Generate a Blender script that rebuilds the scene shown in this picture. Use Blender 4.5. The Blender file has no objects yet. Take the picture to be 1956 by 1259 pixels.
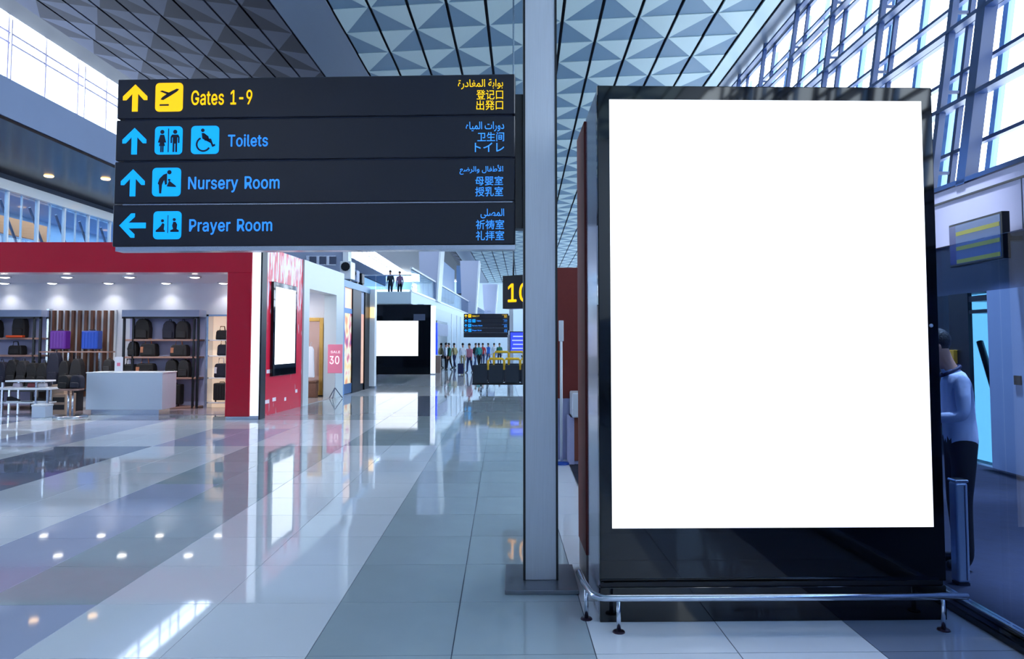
import bpy, bmesh, math, random
from mathutils import Vector, Matrix, Euler
random.seed(7)
S = bpy.context.scene
C = S.collection
PI = math.pi

# ------------------------------------------------------------------ camera, world, exposure
F = 1338.0; PX0 = 985.0; TILT = math.radians(2.9); HZ = 656.0; EYE = 1.72
PY0 = HZ - F * math.tan(TILT)
cam = bpy.data.cameras.new('camera'); co = bpy.data.objects.new('camera', cam); C.objects.link(co)
cam.sensor_width = 36.0; cam.lens = F / 1956 * 36.0
cam.shift_x = -(PX0 - 978.0) / 1956; cam.shift_y = (PY0 - 629.5) / 1956
co.location = (0, 0, EYE); co.rotation_euler = (PI / 2 + TILT, 0, 0)
cam.clip_start = 0.05; cam.clip_end = 400
S.camera = co
W = bpy.data.worlds.new('sky'); S.world = W; W.use_nodes = True
W.node_tree.nodes['Background'].inputs[0].default_value = (0.76, 0.885, 1.0, 1)
W.node_tree.nodes['Background'].inputs[1].default_value = 8.5
S.view_settings.view_transform = 'Standard'; S.view_settings.look = 'None'
S.view_settings.gamma = 1.0; S.view_settings.use_curve_mapping = False
S.view_settings.exposure = 0.0
S.cycles.max_bounces = 8; S.cycles.transparent_max_bounces = 16
S.cycles.sample_clamp_indirect = 6.0

# ------------------------------------------------------------------ helpers
def ray(px, py):
    u = (px - PX0) / F; w = (PY0 - py) / F
    return Vector((u, math.cos(TILT) - w * math.sin(TILT), math.sin(TILT) + w * math.cos(TILT)))
def at(px, py, Y):
    d = ray(px, py); t = Y / d.y
    return Vector((d.x * t, Y, EYE + d.z * t))
def ground(px, py, z=0.0):
    d = ray(px, py); t = (z - EYE) / d.z
    return Vector((d.x * t, d.y * t, z))
def onplane(px, py, P, n):
    d = ray(px, py); o = Vector((0, 0, EYE))
    t = (Vector(P) - o).dot(n) / d.dot(n)
    return o + d * t
def lin(c):
    return c / 12.92 if c <= 0.04045 else ((c + 0.055) / 1.055) ** 2.4
def rgb(r, g, b):
    return (lin(r / 255), lin(g / 255), lin(b / 255), 1)

MATS = {}
def mat(name, col, rough=0.5, metal=0.0, emit=None, es=0.0, noise=0.0, nscale=8.0, bump=0.0, tone=0.0, aniso=False, spec=0.5, coat=0.0):
    if name in MATS: return MATS[name]
    m = bpy.data.materials.new(name); m.use_nodes = True; MATS[name] = m
    nt = m.node_tree; b = nt.nodes['Principled BSDF']
    b.inputs['Base Color'].default_value = rgb(*col)
    b.inputs['Roughness'].default_value = rough; b.inputs['Metallic'].default_value = metal
    b.inputs['Specular IOR Level'].default_value = spec
    if coat: b.inputs['Coat Weight'].default_value = coat; b.inputs['Coat Roughness'].default_value = 0.03
    if emit:
        b.inputs['Emission Color'].default_value = rgb(*emit); b.inputs['Emission Strength'].default_value = es
    src = None
    if noise or bump or aniso:
        tc = nt.nodes.new('ShaderNodeTexCoord'); mp = nt.nodes.new('ShaderNodeMapping')
        nt.links.new(tc.outputs['Object'], mp.inputs[0])
        if aniso: mp.inputs['Scale'].default_value = (40, 40, 0.6)
        nz = nt.nodes.new('ShaderNodeTexNoise'); nz.inputs['Scale'].default_value = nscale; nz.inputs['Detail'].default_value = 5
        nt.links.new(mp.outputs[0], nz.inputs['Vector'])
        if noise:
            r = nt.nodes.new('ShaderNodeMapRange'); r.inputs[3].default_value = 1 - noise; r.inputs[4].default_value = 1 + noise
            nt.links.new(nz.outputs[0], r.inputs[0]); src = r.outputs[0]
        if bump:
            bp = nt.nodes.new('ShaderNodeBump'); bp.inputs['Strength'].default_value = bump; bp.inputs['Distance'].default_value = 0.02
            nt.links.new(nz.outputs[0], bp.inputs['Height']); nt.links.new(bp.outputs[0], b.inputs['Normal'])
    if tone:
        oi = nt.nodes.new('ShaderNodeObjectInfo'); r2 = nt.nodes.new('ShaderNodeMapRange')
        r2.inputs[3].default_value = 1 - tone; r2.inputs[4].default_value = 1 + tone
        nt.links.new(oi.outputs['Random'], r2.inputs[0])
        if src:
            mm = nt.nodes.new('ShaderNodeMath'); mm.operation = 'MULTIPLY'
            nt.links.new(src, mm.inputs[0]); nt.links.new(r2.outputs[0], mm.inputs[1]); src = mm.outputs[0]
        else: src = r2.outputs[0]
    if src:
        mx = nt.nodes.new('ShaderNodeMix'); mx.data_type = 'RGBA'; mx.blend_type = 'MULTIPLY'; mx.inputs[0].default_value = 1
        mx.inputs[6].default_value = rgb(*col)
        cb = nt.nodes.new('ShaderNodeCombineColor')
        for k in range(3): nt.links.new(src, cb.inputs[k])
        nt.links.new(cb.outputs[0], mx.inputs[7]); nt.links.new(mx.outputs[2], b.inputs['Base Color'])
    return m
def glass(name, tint, ior=1.45):
    if name in MATS: return MATS[name]
    m = bpy.data.materials.new(name); m.use_nodes = True; MATS[name] = m
    nt = m.node_tree; nt.nodes.remove(nt.nodes['Principled BSDF'])
    out = nt.nodes['Material Output']; t = nt.nodes.new('ShaderNodeBsdfTransparent'); g = nt.nodes.new('ShaderNodeBsdfGlossy')
    t.inputs[0].default_value = rgb(*tint); g.inputs['Roughness'].default_value = 0.02
    lw = nt.nodes.new('ShaderNodeLayerWeight'); lw.inputs[0].default_value = 0.5
    pw_ = nt.nodes.new('ShaderNodeMath'); pw_.operation = 'POWER'; pw_.inputs[1].default_value = 5
    fr = nt.nodes.new('ShaderNodeMapRange'); fr.inputs[3].default_value = ((ior - 1) / (ior + 1)) ** 2; fr.inputs[4].default_value = 1.0
    nt.links.new(lw.outputs['Facing'], pw_.inputs[0]); nt.links.new(pw_.outputs[0], fr.inputs[0]); mx = nt.nodes.new('ShaderNodeMixShader')
    nt.links.new(fr.outputs[0], mx.inputs[0]); nt.links.new(t.outputs[0], mx.inputs[1]); nt.links.new(g.outputs[0], mx.inputs[2])
    nt.links.new(mx.outputs[0], out.inputs[0]); return m

class MB:
    def __init__(s): s.b = bmesh.new(); s.mi = 0
    def _fin(s, vs, M):
        if M is not None:
            for v in vs: v.co = M @ v.co
        return s
    def poly(s, pts, faces, M=None):
        vs = [s.b.verts.new(p) for p in pts]
        for f in faces:
            try:
                fc = s.b.faces.new([vs[i] for i in f]); fc.material_index = s.mi
            except ValueError: pass
        return s._fin(vs, M)
    def box(s, x0, x1, y0, y1, z0, z1, M=None):
        p = [(x, y, z) for z in (z0, z1) for y in (y0, y1) for x in (x0, x1)]
        return s.poly(p, [(0, 2, 3, 1), (4, 5, 7, 6), (0, 1, 5, 4), (1, 3, 7, 5), (3, 2, 6, 7), (2, 0, 4, 6)], M)
    def prism(s, pts, y0, y1, M=None):      # outline in x,z extruded along y
        n = len(pts)
        p = [(x, y0, z) for x, z in pts] + [(x, y1, z) for x, z in pts]
        a = sum(pts[i][0] * pts[(i + 1) % n][1] - pts[(i + 1) % n][0] * pts[i][1] for i in range(n))
        fr = list(range(n)); bk = [i + n for i in reversed(range(n))]
        f = [fr, bk] + [(i, i + n, (i + 1) % n + n, (i + 1) % n) for i in range(n)]
        if a < 0: f = [list(reversed(q)) for q in f]
        return s.poly(p, f, M)
    def tube(s, pts, r, n=8, M=None, cap=True):
        pts = [Vector(p) for p in pts]; rs = r if isinstance(r, (list, tuple)) else [r] * len(pts)
        rings = []
        for i, p in enumerate(pts):
            d = (pts[min(i + 1, len(pts) - 1)] - pts[max(i - 1, 0)]).normalized()
            a = Vector((0, 0, 1)) if abs(d.z) < 0.9 else Vector((1, 0, 0))
            u = d.cross(a).normalized(); w = u.cross(d)
            rings.append([s.b.verts.new(p + (u * math.cos(t) + w * math.sin(t)) * rs[i]) for t in [2 * PI * k / n for k in range(n)]])
        for i in range(len(rings) - 1):
            for k in range(n):
                f = s.b.faces.new((rings[i][k], rings[i][(k + 1) % n], rings[i + 1][(k + 1) % n], rings[i + 1][k])); f.smooth = n > 5; f.material_index = s.mi
        if cap:
            for q in (list(reversed(rings[0])), rings[-1]):
                f = s.b.faces.new(q); f.material_index = s.mi
        return s._fin([v for q in rings for v in q], M)
    def lathe(s, prof, n=16, M=None):       # profile of (r,z)
        rings = [[s.b.verts.new((r * math.cos(2 * PI * k / n), r * math.sin(2 * PI * k / n), z)) for k in range(n)] for r, z in prof]
        for i in range(len(rings) - 1):
            for k in range(n):
                f = s.b.faces.new((rings[i][k], rings[i][(k + 1) % n], rings[i + 1][(k + 1) % n], rings[i + 1][k])); f.smooth = True; f.material_index = s.mi
        for q in (list(reversed(rings[0])), rings[-1]):
            f = s.b.faces.new(q); f.material_index = s.mi
        return s._fin([v for q in rings for v in q], M)
    def ball(s, c, r, M=None, seg=12):
        g = bmesh.ops.create_uvsphere(s.b, u_segments=seg, v_segments=max(6, seg * 2 // 3), radius=1)
        rr = r if isinstance(r, (tuple, list)) else (r, r, r)
        for v in g['verts']: v.co = Vector((v.co.x * rr[0] + c[0], v.co.y * rr[1] + c[1], v.co.z * rr[2] + c[2]))
        for v in g['verts']:
            for f in v.link_faces: f.smooth = True; f.material_index = s.mi
        return s._fin(g['verts'], M)
    def bevel(s, w, seg=2):
        bmesh.ops.bevel(s.b, geom=s.b.edges[:], offset=w, segments=seg, affect='EDGES', profile=0.5, clamp_overlap=True); return s
    def mesh(s, name, *ms):
        bmesh.ops.recalc_face_normals(s.b, faces=s.b.faces[:])
        me = bpy.data.meshes.new(name); s.b.to_mesh(me); s.b.free()
        for m in ms: me.materials.append(m)
        return me
    def obj(s, name, m, parent=None, loc=None, rot=None):
        me = s.mesh(name, *(m if isinstance(m, (list, tuple)) else [m]))
        return link(name, me, parent, loc, rot)
def link(name, me, parent=None, loc=None, rot=None):
    o = bpy.data.objects.new(name, me); C.objects.link(o)
    if parent: o.parent = parent
    if loc is not None: o.location = loc
    if rot is not None: o.rotation_euler = rot
    return o
def tag(o, label=None, cat=None, group=None, kind=None):
    if label: o['label'] = label
    if cat: o['category'] = cat
    if group: o['group'] = group
    if kind: o['kind'] = kind
    return o
def thing(name, label, cat, loc=(0, 0, 0), rz=0.0, group=None):
    o = bpy.data.objects.new(name, None); C.objects.link(o); o.empty_display_size = 0.1
    o.location = loc; o.rotation_euler = (0, 0, rz)
    return tag(o, label, cat, group)
def kids(o): return [c for c in bpy.data.objects if c.parent == o]
def copy_tree(o, parent=None):
    c = o.copy(); C.objects.link(c)
    if parent: c.parent = parent
    for k in kids(o): copy_tree(k, c)
    return c
def B(x0, x1, y0, y1, z0, z1, bev=0.0, seg=2):
    m = MB().box(x0, x1, y0, y1, z0, z1)
    return m.bevel(bev, seg) if bev else m

# Arabic letters in their joined forms, in drawing order
AR = {'ا': (0xFE8D, 0xFE8E), 'ب': (0xFE8F, 0xFE90, 0xFE91, 0xFE92), 'ة': (0xFE93, 0xFE94), 'ت': (0xFE95, 0xFE96, 0xFE97, 0xFE98),
      'د': (0xFEA9, 0xFEAA), 'ر': (0xFEAD, 0xFEAE), 'ض': (0xFEBD, 0xFEBE, 0xFEBF, 0xFEC0), 'ص': (0xFEB9, 0xFEBA, 0xFEBB, 0xFEBC),
      'ع': (0xFEC9, 0xFECA, 0xFECB, 0xFECC), 'غ': (0xFECD, 0xFECE, 0xFECF, 0xFED0), 'ف': (0xFED1, 0xFED2, 0xFED3, 0xFED4),
      'ط': (0xFEC1, 0xFEC2, 0xFEC3, 0xFEC4), 'ل': (0xFEDD, 0xFEDE, 0xFEDF, 0xFEE0), 'م': (0xFEE1, 0xFEE2, 0xFEE3, 0xFEE4),
      'ه': (0xFEE9, 0xFEEA, 0xFEEB, 0xFEEC), 'و': (0xFEED, 0xFEEE), 'ى': (0xFEEF, 0xFEF0), 'ي': (0xFEF1, 0xFEF2, 0xFEF3, 0xFEF4),
      'أ': (0xFE83, 0xFE84), 'L': (0xFEF7, 0xFEF8)}
def arabic(s):
    s = s.replace('لأ', 'L'); out = []
    for i, ch in enumerate(s):
        if ch not in AR: out.append(ch); continue
        f = AR[ch]
        prev = i > 0 and s[i - 1] in AR and len(AR[s[i - 1]]) == 4
        nxt = i + 1 < len(s) and s[i + 1] in AR and len(f) == 4
        k = (3 if nxt else 1) if prev else (2 if nxt else 0)
        out.append(chr(f[k]))
    return ''.join(reversed(out))
GLYPHS = {   # outlines of the plain sans letters on the signs: advance, points, faces
 'G': [260,[134,-3,102,1,75,13,52,32,35,58,24,90,20,127,24,165,35,197,52,223,74,242,102,254,132,258,152,256,170,252,187,245,202,235,214,222,225,208,232,192,237,174,204,174,199,186,194,197,186,206,178,213,168,220,158,224,146,227,133,228,111,225,92,216,75,202,62,182,54,157,52,127,54,97,63,72,75,53,92,38,112,29,134,26,155,29,172,36,187,47,198,62,205,80,207,101,217,100,141,100,141,128,239,128,239,100,236,71,225,45,209,25,188,9,163,0],[3,11,13,12,3,11,14,13,3,10,14,11,3,10,15,14,3,10,16,15,3,9,16,10,3,9,29,16,3,29,17,16,3,9,30,29,3,28,17,29,3,27,17,28,3,9,31,30,3,26,17,27,3,8,31,9,3,26,18,17,3,25,18,26,3,8,32,31,3,24,18,25,3,24,19,18,3,23,19,24,3,8,33,32,3,7,33,8,3,22,19,23,3,22,20,19,3,21,20,22,3,7,34,33,3,6,34,7,3,6,35,34,3,49,51,50,3,49,47,51,3,47,52,51,3,5,35,6,3,5,36,35,3,49,46,47,3,48,52,47,3,48,53,52,3,46,48,49,3,46,53,48,3,5,37,36,3,4,37,5,3,45,53,46,3,4,38,37,3,45,54,53,3,44,54,45,3,3,38,4,3,3,39,38,3,43,54,44,3,43,55,54,3,3,40,39,3,42,55,43,3,2,40,3,3,2,41,40,3,41,55,42,3,2,55,41,3,2,56,55,3,1,56,2,3,1,57,56,3,0,57,1]],
 'a': [195,[80,-4,63,-3,47,2,34,11,24,22,17,37,15,54,17,69,22,80,29,90,39,97,50,102,63,105,76,108,89,110,105,112,117,113,126,115,133,117,136,121,138,127,138,128,137,139,133,148,128,156,120,161,110,164,98,165,85,164,75,161,66,156,59,150,54,144,50,137,20,146,29,161,39,173,52,182,66,188,82,191,97,192,108,192,119,190,131,186,143,180,153,172,161,160,167,145,168,126,168,0,138,0,138,26,136,26,132,19,126,12,118,6,108,1,95,-3,85,23,101,24,114,29,124,37,132,47,136,57,138,69,138,95,135,93,130,91,123,89,116,88,108,87,100,86,93,85,88,84,77,82,67,79,58,75,52,70,47,62,46,52,47,43,51,36,57,30,65,26,74,24],[3,39,41,40,3,39,42,41,3,38,42,39,3,38,43,42,3,37,43,38,3,37,44,43,3,36,44,37,3,36,45,44,3,35,45,36,3,35,27,45,3,27,46,45,3,35,28,27,3,26,46,27,3,35,29,28,3,25,46,26,3,35,30,29,3,34,30,35,3,24,46,25,3,24,47,46,3,34,31,30,3,23,47,24,3,34,32,31,3,22,47,23,3,33,32,34,3,22,48,47,3,21,48,22,3,20,48,21,3,19,48,20,3,19,49,48,3,18,49,19,3,17,65,18,3,65,49,18,3,16,65,17,3,15,65,16,3,14,65,15,3,13,65,14,3,12,65,13,3,11,65,12,3,10,65,11,3,9,65,10,3,9,66,65,3,64,49,65,3,9,67,66,3,9,68,67,3,8,68,9,3,8,69,68,3,8,70,69,3,8,71,70,3,8,72,71,3,8,73,72,3,8,74,73,3,8,75,74,3,7,75,8,3,7,76,75,3,7,77,76,3,7,78,77,3,63,49,64,3,6,78,7,3,6,79,78,3,62,49,63,3,5,79,6,3,5,80,79,3,61,51,62,3,51,49,62,3,5,81,80,3,60,51,61,3,4,81,5,3,4,82,81,3,4,83,82,3,59,52,60,3,52,51,60,3,4,84,83,3,59,53,52,3,50,49,51,3,58,53,59,3,4,58,84,3,4,53,58,3,3,53,4,3,3,54,53,3,3,55,54,3,2,55,3,3,2,56,55,3,1,56,2,3,1,57,56,3,0,57,1]],
 't': [114,[102,190,102,164,3,164,3,190,32,236,63,236,63,49,64,38,68,31,75,26,85,25,88,25,93,26,97,26,101,27,107,1,102,0,96,-1,90,-2,84,-2,62,1,46,11,36,26,32,46],[3,23,5,4,3,23,6,5,3,2,0,3,3,2,1,0,3,23,7,6,3,22,7,23,3,22,8,7,3,22,9,8,3,13,15,14,3,22,10,9,3,12,15,13,3,21,10,22,3,11,15,12,3,10,15,11,3,21,15,10,3,20,15,21,3,19,15,20,3,19,16,15,3,19,17,16,3,19,18,17]],
 'e': [202,[106,-4,80,-1,58,8,41,23,28,42,20,66,17,93,20,121,28,145,40,165,58,180,78,189,103,192,118,191,133,187,147,180,160,170,170,157,179,141,184,121,186,97,186,85,37,85,37,110,169,110,155,101,153,119,149,134,141,147,131,157,118,163,103,165,87,163,73,157,62,147,54,135,50,121,48,105,48,89,50,69,55,53,64,40,76,31,90,25,106,23,117,24,127,26,135,31,143,36,149,44,153,53,182,45,177,32,168,20,156,10,141,2,125,-3],[3,11,13,12,3,11,14,13,3,10,14,11,3,10,15,14,3,10,16,15,3,9,16,10,3,9,31,16,3,31,17,16,3,9,32,31,3,30,17,31,3,8,32,9,3,29,17,30,3,8,33,32,3,29,18,17,3,28,18,29,3,8,34,33,3,27,18,28,3,8,35,34,3,7,35,8,3,27,19,18,3,7,36,35,3,26,19,27,3,26,24,19,3,24,20,19,3,6,23,7,3,23,36,7,3,23,37,36,3,25,24,26,3,6,22,23,3,37,24,23,3,37,20,24,3,38,20,37,3,38,21,20,3,5,22,6,3,39,21,38,3,5,21,22,3,5,39,21,3,5,40,39,3,4,40,5,3,4,41,40,3,49,51,50,3,49,52,51,3,48,52,49,3,3,41,4,3,3,42,41,3,47,52,48,3,47,53,52,3,3,43,42,3,46,53,47,3,45,53,46,3,3,44,43,3,44,53,45,3,3,53,44,3,2,53,3,3,2,54,53,3,2,55,54,3,1,55,2,3,1,56,55,3,0,56,1]],
 's': [182,[91,-4,72,-3,56,2,42,9,31,19,23,32,18,47,47,53,53,40,62,30,75,25,91,23,108,25,122,31,131,40,134,51,132,60,127,68,118,74,106,78,75,85,52,93,36,104,27,119,23,137,26,152,33,166,43,177,58,185,74,190,94,192,112,191,127,186,140,179,149,170,157,158,162,145,134,139,129,149,121,158,110,164,94,166,78,164,65,158,57,150,54,139,56,129,62,122,72,116,86,111,115,105,137,97,153,86,162,71,166,53,163,37,156,24,145,12,130,3,112,-2],[3,29,31,30,3,29,32,31,3,28,32,29,3,28,33,32,3,27,33,28,3,27,34,33,3,26,34,27,3,26,41,34,3,41,35,34,3,26,42,41,3,40,35,41,3,25,42,26,3,25,43,42,3,39,35,40,3,25,44,43,3,39,36,35,3,38,36,39,3,24,44,25,3,24,45,44,3,37,36,38,3,24,46,45,3,23,46,24,3,23,47,46,3,23,48,47,3,22,48,23,3,22,49,48,3,22,50,49,3,22,51,50,3,21,51,22,3,21,52,51,3,20,52,21,3,20,53,52,3,19,53,20,3,18,53,19,3,17,53,18,3,17,54,53,3,16,54,17,3,15,54,16,3,6,8,7,3,15,55,54,3,14,55,15,3,5,8,6,3,13,55,14,3,5,9,8,3,13,56,55,3,4,9,5,3,12,56,13,3,4,10,9,3,11,56,12,3,4,11,10,3,11,57,56,3,4,57,11,3,3,57,4,3,3,58,57,3,2,58,3,3,2,59,58,3,1,59,2,3,1,0,59]],
 '1': [227,[38,0,38,27,195,27,195,0,138,254,138,0,106,0,106,224,105,224,43,179,43,213,99,254],[3,10,4,11,3,10,8,4,3,8,7,4,3,7,5,4,3,10,9,8,3,6,5,7,3,0,2,1,3,0,3,2]],
 '-': [227,[168,122,168,94,57,94,57,122],[3,2,0,3,3,2,1,0]],
 '9': [227,[113,258,135,255,155,247,171,234,184,217,192,197,194,173,192,155,186,135,175,112,158,84,100,0,65,0,151,124,154,124,149,117,144,111,137,105,128,101,119,98,109,97,87,100,69,107,53,119,41,134,34,154,32,176,34,198,42,218,55,235,71,247,91,255,113,230,99,228,87,223,77,215,69,204,64,191,63,176,64,161,69,148,77,137,87,129,99,123,113,122,127,123,139,129,149,137,157,147,162,160,164,175,162,190,157,204,150,215,139,223,127,228],[3,31,1,0,3,30,1,31,3,30,2,1,3,29,2,30,3,29,3,2,3,28,33,29,3,33,32,29,3,32,3,29,3,32,55,3,3,55,4,3,3,28,34,33,3,54,4,55,3,28,35,34,3,53,4,54,3,27,35,28,3,53,5,4,3,27,36,35,3,52,5,53,3,27,37,36,3,51,5,52,3,26,37,27,3,51,6,5,3,26,38,37,3,50,6,51,3,25,38,26,3,25,39,38,3,49,6,50,3,49,7,6,3,25,40,39,3,48,7,49,3,48,8,7,3,24,40,25,3,24,41,40,3,47,8,48,3,24,42,41,3,46,8,47,3,46,14,8,3,14,9,8,3,23,42,24,3,23,43,42,3,45,13,46,3,13,14,46,3,45,17,13,3,17,12,13,3,15,9,14,3,23,44,43,3,44,17,45,3,23,17,44,3,22,17,23,3,16,9,15,3,16,10,9,3,17,10,16,3,21,17,22,3,21,18,17,3,12,10,17,3,21,19,18,3,20,19,21,3,12,11,10]],
 'T': [224,[16,226,16,254,208,254,208,226,128,226,128,0,96,0,96,226],[3,0,2,1,3,0,3,2,3,7,3,0,3,6,4,7,3,4,3,7,3,6,5,4]],
 'o': [208,[104,-4,79,-1,58,8,41,23,28,43,20,66,17,94,20,122,28,146,41,165,58,180,79,189,104,192,128,189,149,180,167,165,180,146,188,122,191,94,188,66,180,43,167,23,149,8,128,-1,104,23,121,26,135,33,146,44,154,59,158,75,160,94,158,112,154,129,146,144,135,155,121,162,104,165,86,162,73,155,62,144,54,129,50,112,48,94,50,75,54,59,62,44,73,33,86,26],[3,11,13,12,3,10,13,11,3,10,14,13,3,9,14,10,3,9,15,14,3,8,37,9,3,37,36,9,3,36,15,9,3,36,35,15,3,35,16,15,3,8,38,37,3,34,16,35,3,8,39,38,3,33,16,34,3,7,39,8,3,33,17,16,3,7,40,39,3,32,17,33,3,7,41,40,3,31,17,32,3,6,41,7,3,31,18,17,3,6,42,41,3,30,18,31,3,5,42,6,3,5,43,42,3,29,18,30,3,29,19,18,3,5,44,43,3,28,19,29,3,28,20,19,3,4,44,5,3,4,45,44,3,27,20,28,3,4,46,45,3,26,20,27,3,3,46,4,3,26,21,20,3,3,47,46,3,25,21,26,3,3,24,47,3,24,21,25,3,3,21,24,3,2,21,3,3,2,22,21,3,1,22,2,3,1,23,22,3,0,23,1]],
 'l': [95,[70,-1,50,2,37,10,29,24,26,42,26,254,57,254,57,49,58,38,60,31,65,27,73,26,77,26,80,26,83,27,85,27,90,1,86,0,81,0,75,-1],[3,4,6,5,3,4,7,6,3,4,8,7,3,3,8,4,3,3,9,8,3,3,10,9,3,3,11,10,3,14,16,15,3,13,16,14,3,12,16,13,3,11,16,12,3,3,16,11,3,2,16,3,3,1,16,2,3,0,16,1,3,0,17,16,3,0,18,17,3,0,19,18]],
 'N': [262,[30,0,30,254,68,254,172,91,176,84,181,75,187,65,194,53,200,41,207,27,202,27,201,41,200,54,200,67,200,79,199,89,199,97,199,254,232,254,232,0,193,0,101,145,95,155,89,165,82,177,74,191,65,207,54,226,60,227,60,209,61,192,62,177,62,164,62,153,62,145,62,0],[3,0,27,1,3,27,2,1,3,27,28,2,3,28,3,2,3,16,18,17,3,16,19,18,3,29,26,28,3,26,3,28,3,0,29,27,3,29,26,27,3,0,30,29,3,25,3,26,3,0,31,30,3,24,3,25,3,23,3,24,3,0,32,31,3,22,3,23,3,0,33,32,3,21,3,22,3,0,34,33,3,0,35,34,3,20,3,21,3,15,19,16,3,20,4,3,3,14,19,15,3,20,5,4,3,13,19,14,3,20,6,5,3,12,19,13,3,20,7,6,3,11,19,12,3,20,8,7,3,20,10,8,3,10,9,8,3,10,19,11,3,20,19,10]],
 'u': [205,[91,-3,73,-1,57,5,44,15,35,29,28,47,26,69,26,190,57,190,57,72,60,52,68,37,82,28,100,25,113,27,125,31,134,38,142,48,146,61,148,76,148,190,179,190,179,0,149,0,149,46,154,46,143,23,129,8,111,0],[3,6,8,7,3,6,9,8,3,19,21,20,3,19,22,21,3,18,22,19,3,6,10,9,3,5,10,6,3,17,25,18,3,25,22,18,3,5,11,10,3,16,24,17,3,24,25,17,3,4,11,5,3,16,26,24,3,26,23,24,3,26,22,25,3,15,26,16,3,4,12,11,3,14,26,15,3,3,12,4,3,3,13,12,3,13,26,14,3,3,26,13,3,3,27,26,3,23,22,26,3,2,27,3,3,2,28,27,3,1,28,2,3,1,0,28]],
 'r': [130,[26,0,26,190,56,190,56,160,58,160,65,173,76,184,90,190,107,192,110,192,115,192,119,192,122,192,122,161,119,162,115,162,109,163,103,163,91,161,80,157,70,151,63,142,58,131,57,118,57,0],[3,7,9,8,3,7,10,9,3,7,11,10,3,7,12,11,3,7,13,12,3,6,13,7,3,0,2,1,3,0,3,2,3,5,13,6,3,4,17,5,3,17,16,5,3,16,15,5,3,15,14,5,3,14,13,5,3,4,18,17,3,4,19,18,3,0,4,3,3,0,22,4,3,22,21,4,3,21,20,4,3,20,19,4,3,0,23,22,3,0,24,23]],
 'y': [195,[24,-69,31,-43,36,-44,44,-45,52,-44,59,-42,65,-37,71,-29,75,-18,81,-1,9,190,42,190,83,78,88,60,93,43,98,27,103,10,92,10,97,27,101,43,106,60,112,78,153,190,186,190,102,-29,96,-43,88,-54,80,-62,70,-68,58,-71,46,-73,39,-72,32,-72,27,-70],[3,9,11,10,3,9,12,11,3,21,23,22,3,21,24,23,3,9,13,12,3,20,24,21,3,19,16,20,3,16,24,20,3,9,14,13,3,18,15,19,3,15,16,19,3,9,18,14,3,18,15,14,3,9,17,18,3,9,16,17,3,9,24,16,3,8,24,9,3,7,24,8,3,7,25,24,3,6,25,7,3,5,25,6,3,4,25,5,3,4,26,25,3,0,2,1,3,0,3,2,3,3,26,4,3,0,26,3,3,0,27,26,3,0,28,27,3,0,29,28,3,33,29,0,3,32,29,33,3,32,30,29,3,31,30,32]],
 'R': [224,[30,0,30,254,118,254,145,252,167,244,183,232,195,217,202,198,205,176,202,154,195,136,183,120,166,109,145,101,118,99,48,99,48,128,117,128,135,129,149,133,160,141,167,150,171,162,173,176,171,190,167,202,159,212,149,220,134,224,116,226,62,226,62,0,177,0,115,115,151,115,214,0],[3,0,16,1,3,16,30,1,3,30,2,1,3,30,3,2,3,30,4,3,3,30,5,4,3,30,29,5,3,29,28,5,3,28,6,5,3,16,31,30,3,27,6,28,3,26,6,27,3,26,7,6,3,25,7,26,3,24,7,25,3,24,8,7,3,23,8,24,3,22,8,23,3,22,9,8,3,21,9,22,3,21,10,9,3,20,10,21,3,19,10,20,3,19,11,10,3,18,11,19,3,17,11,18,3,0,15,16,3,31,17,16,3,31,33,17,3,33,11,17,3,33,34,11,3,34,12,11,3,31,14,33,3,14,32,33,3,35,12,34,3,13,35,12,3,14,35,13,3,0,14,15,3,0,31,14,3,32,35,14]],
 'm': [305,[26,0,26,190,56,190,56,148,54,148,59,162,66,173,75,182,86,188,98,192,110,193,129,190,144,180,154,166,160,147,156,147,161,160,169,172,178,181,190,187,204,192,218,193,234,191,249,186,261,177,270,164,276,148,278,128,278,0,248,0,248,127,245,145,236,156,224,163,209,165,197,164,187,160,179,153,173,145,169,135,168,124,168,0,137,0,137,130,134,144,126,156,115,163,100,165,89,164,79,160,70,154,63,145,58,133,57,119,57,0],[3,9,11,10,3,20,22,21,3,8,11,9,3,19,22,20,3,19,23,22,3,8,12,11,3,0,2,1,3,0,4,2,3,4,3,2,3,7,12,8,3,18,23,19,3,18,24,23,3,6,12,7,3,17,24,18,3,6,13,12,3,17,25,24,3,5,47,6,3,47,13,6,3,16,34,17,3,34,25,17,3,47,46,13,3,46,14,13,3,5,48,47,3,16,35,34,3,33,25,34,3,33,26,25,3,5,49,48,3,16,36,35,3,32,26,33,3,45,14,46,3,4,49,5,3,15,36,16,3,4,50,49,3,15,37,36,3,31,26,32,3,44,15,45,3,15,14,45,3,4,51,50,3,15,38,37,3,31,27,26,3,0,52,4,3,52,51,4,3,44,38,15,3,44,39,38,3,30,27,31,3,43,39,44,3,43,40,39,3,0,53,52,3,42,40,43,3,30,28,27,3,29,28,30,3,42,41,40,3,0,54,53]],
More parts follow.
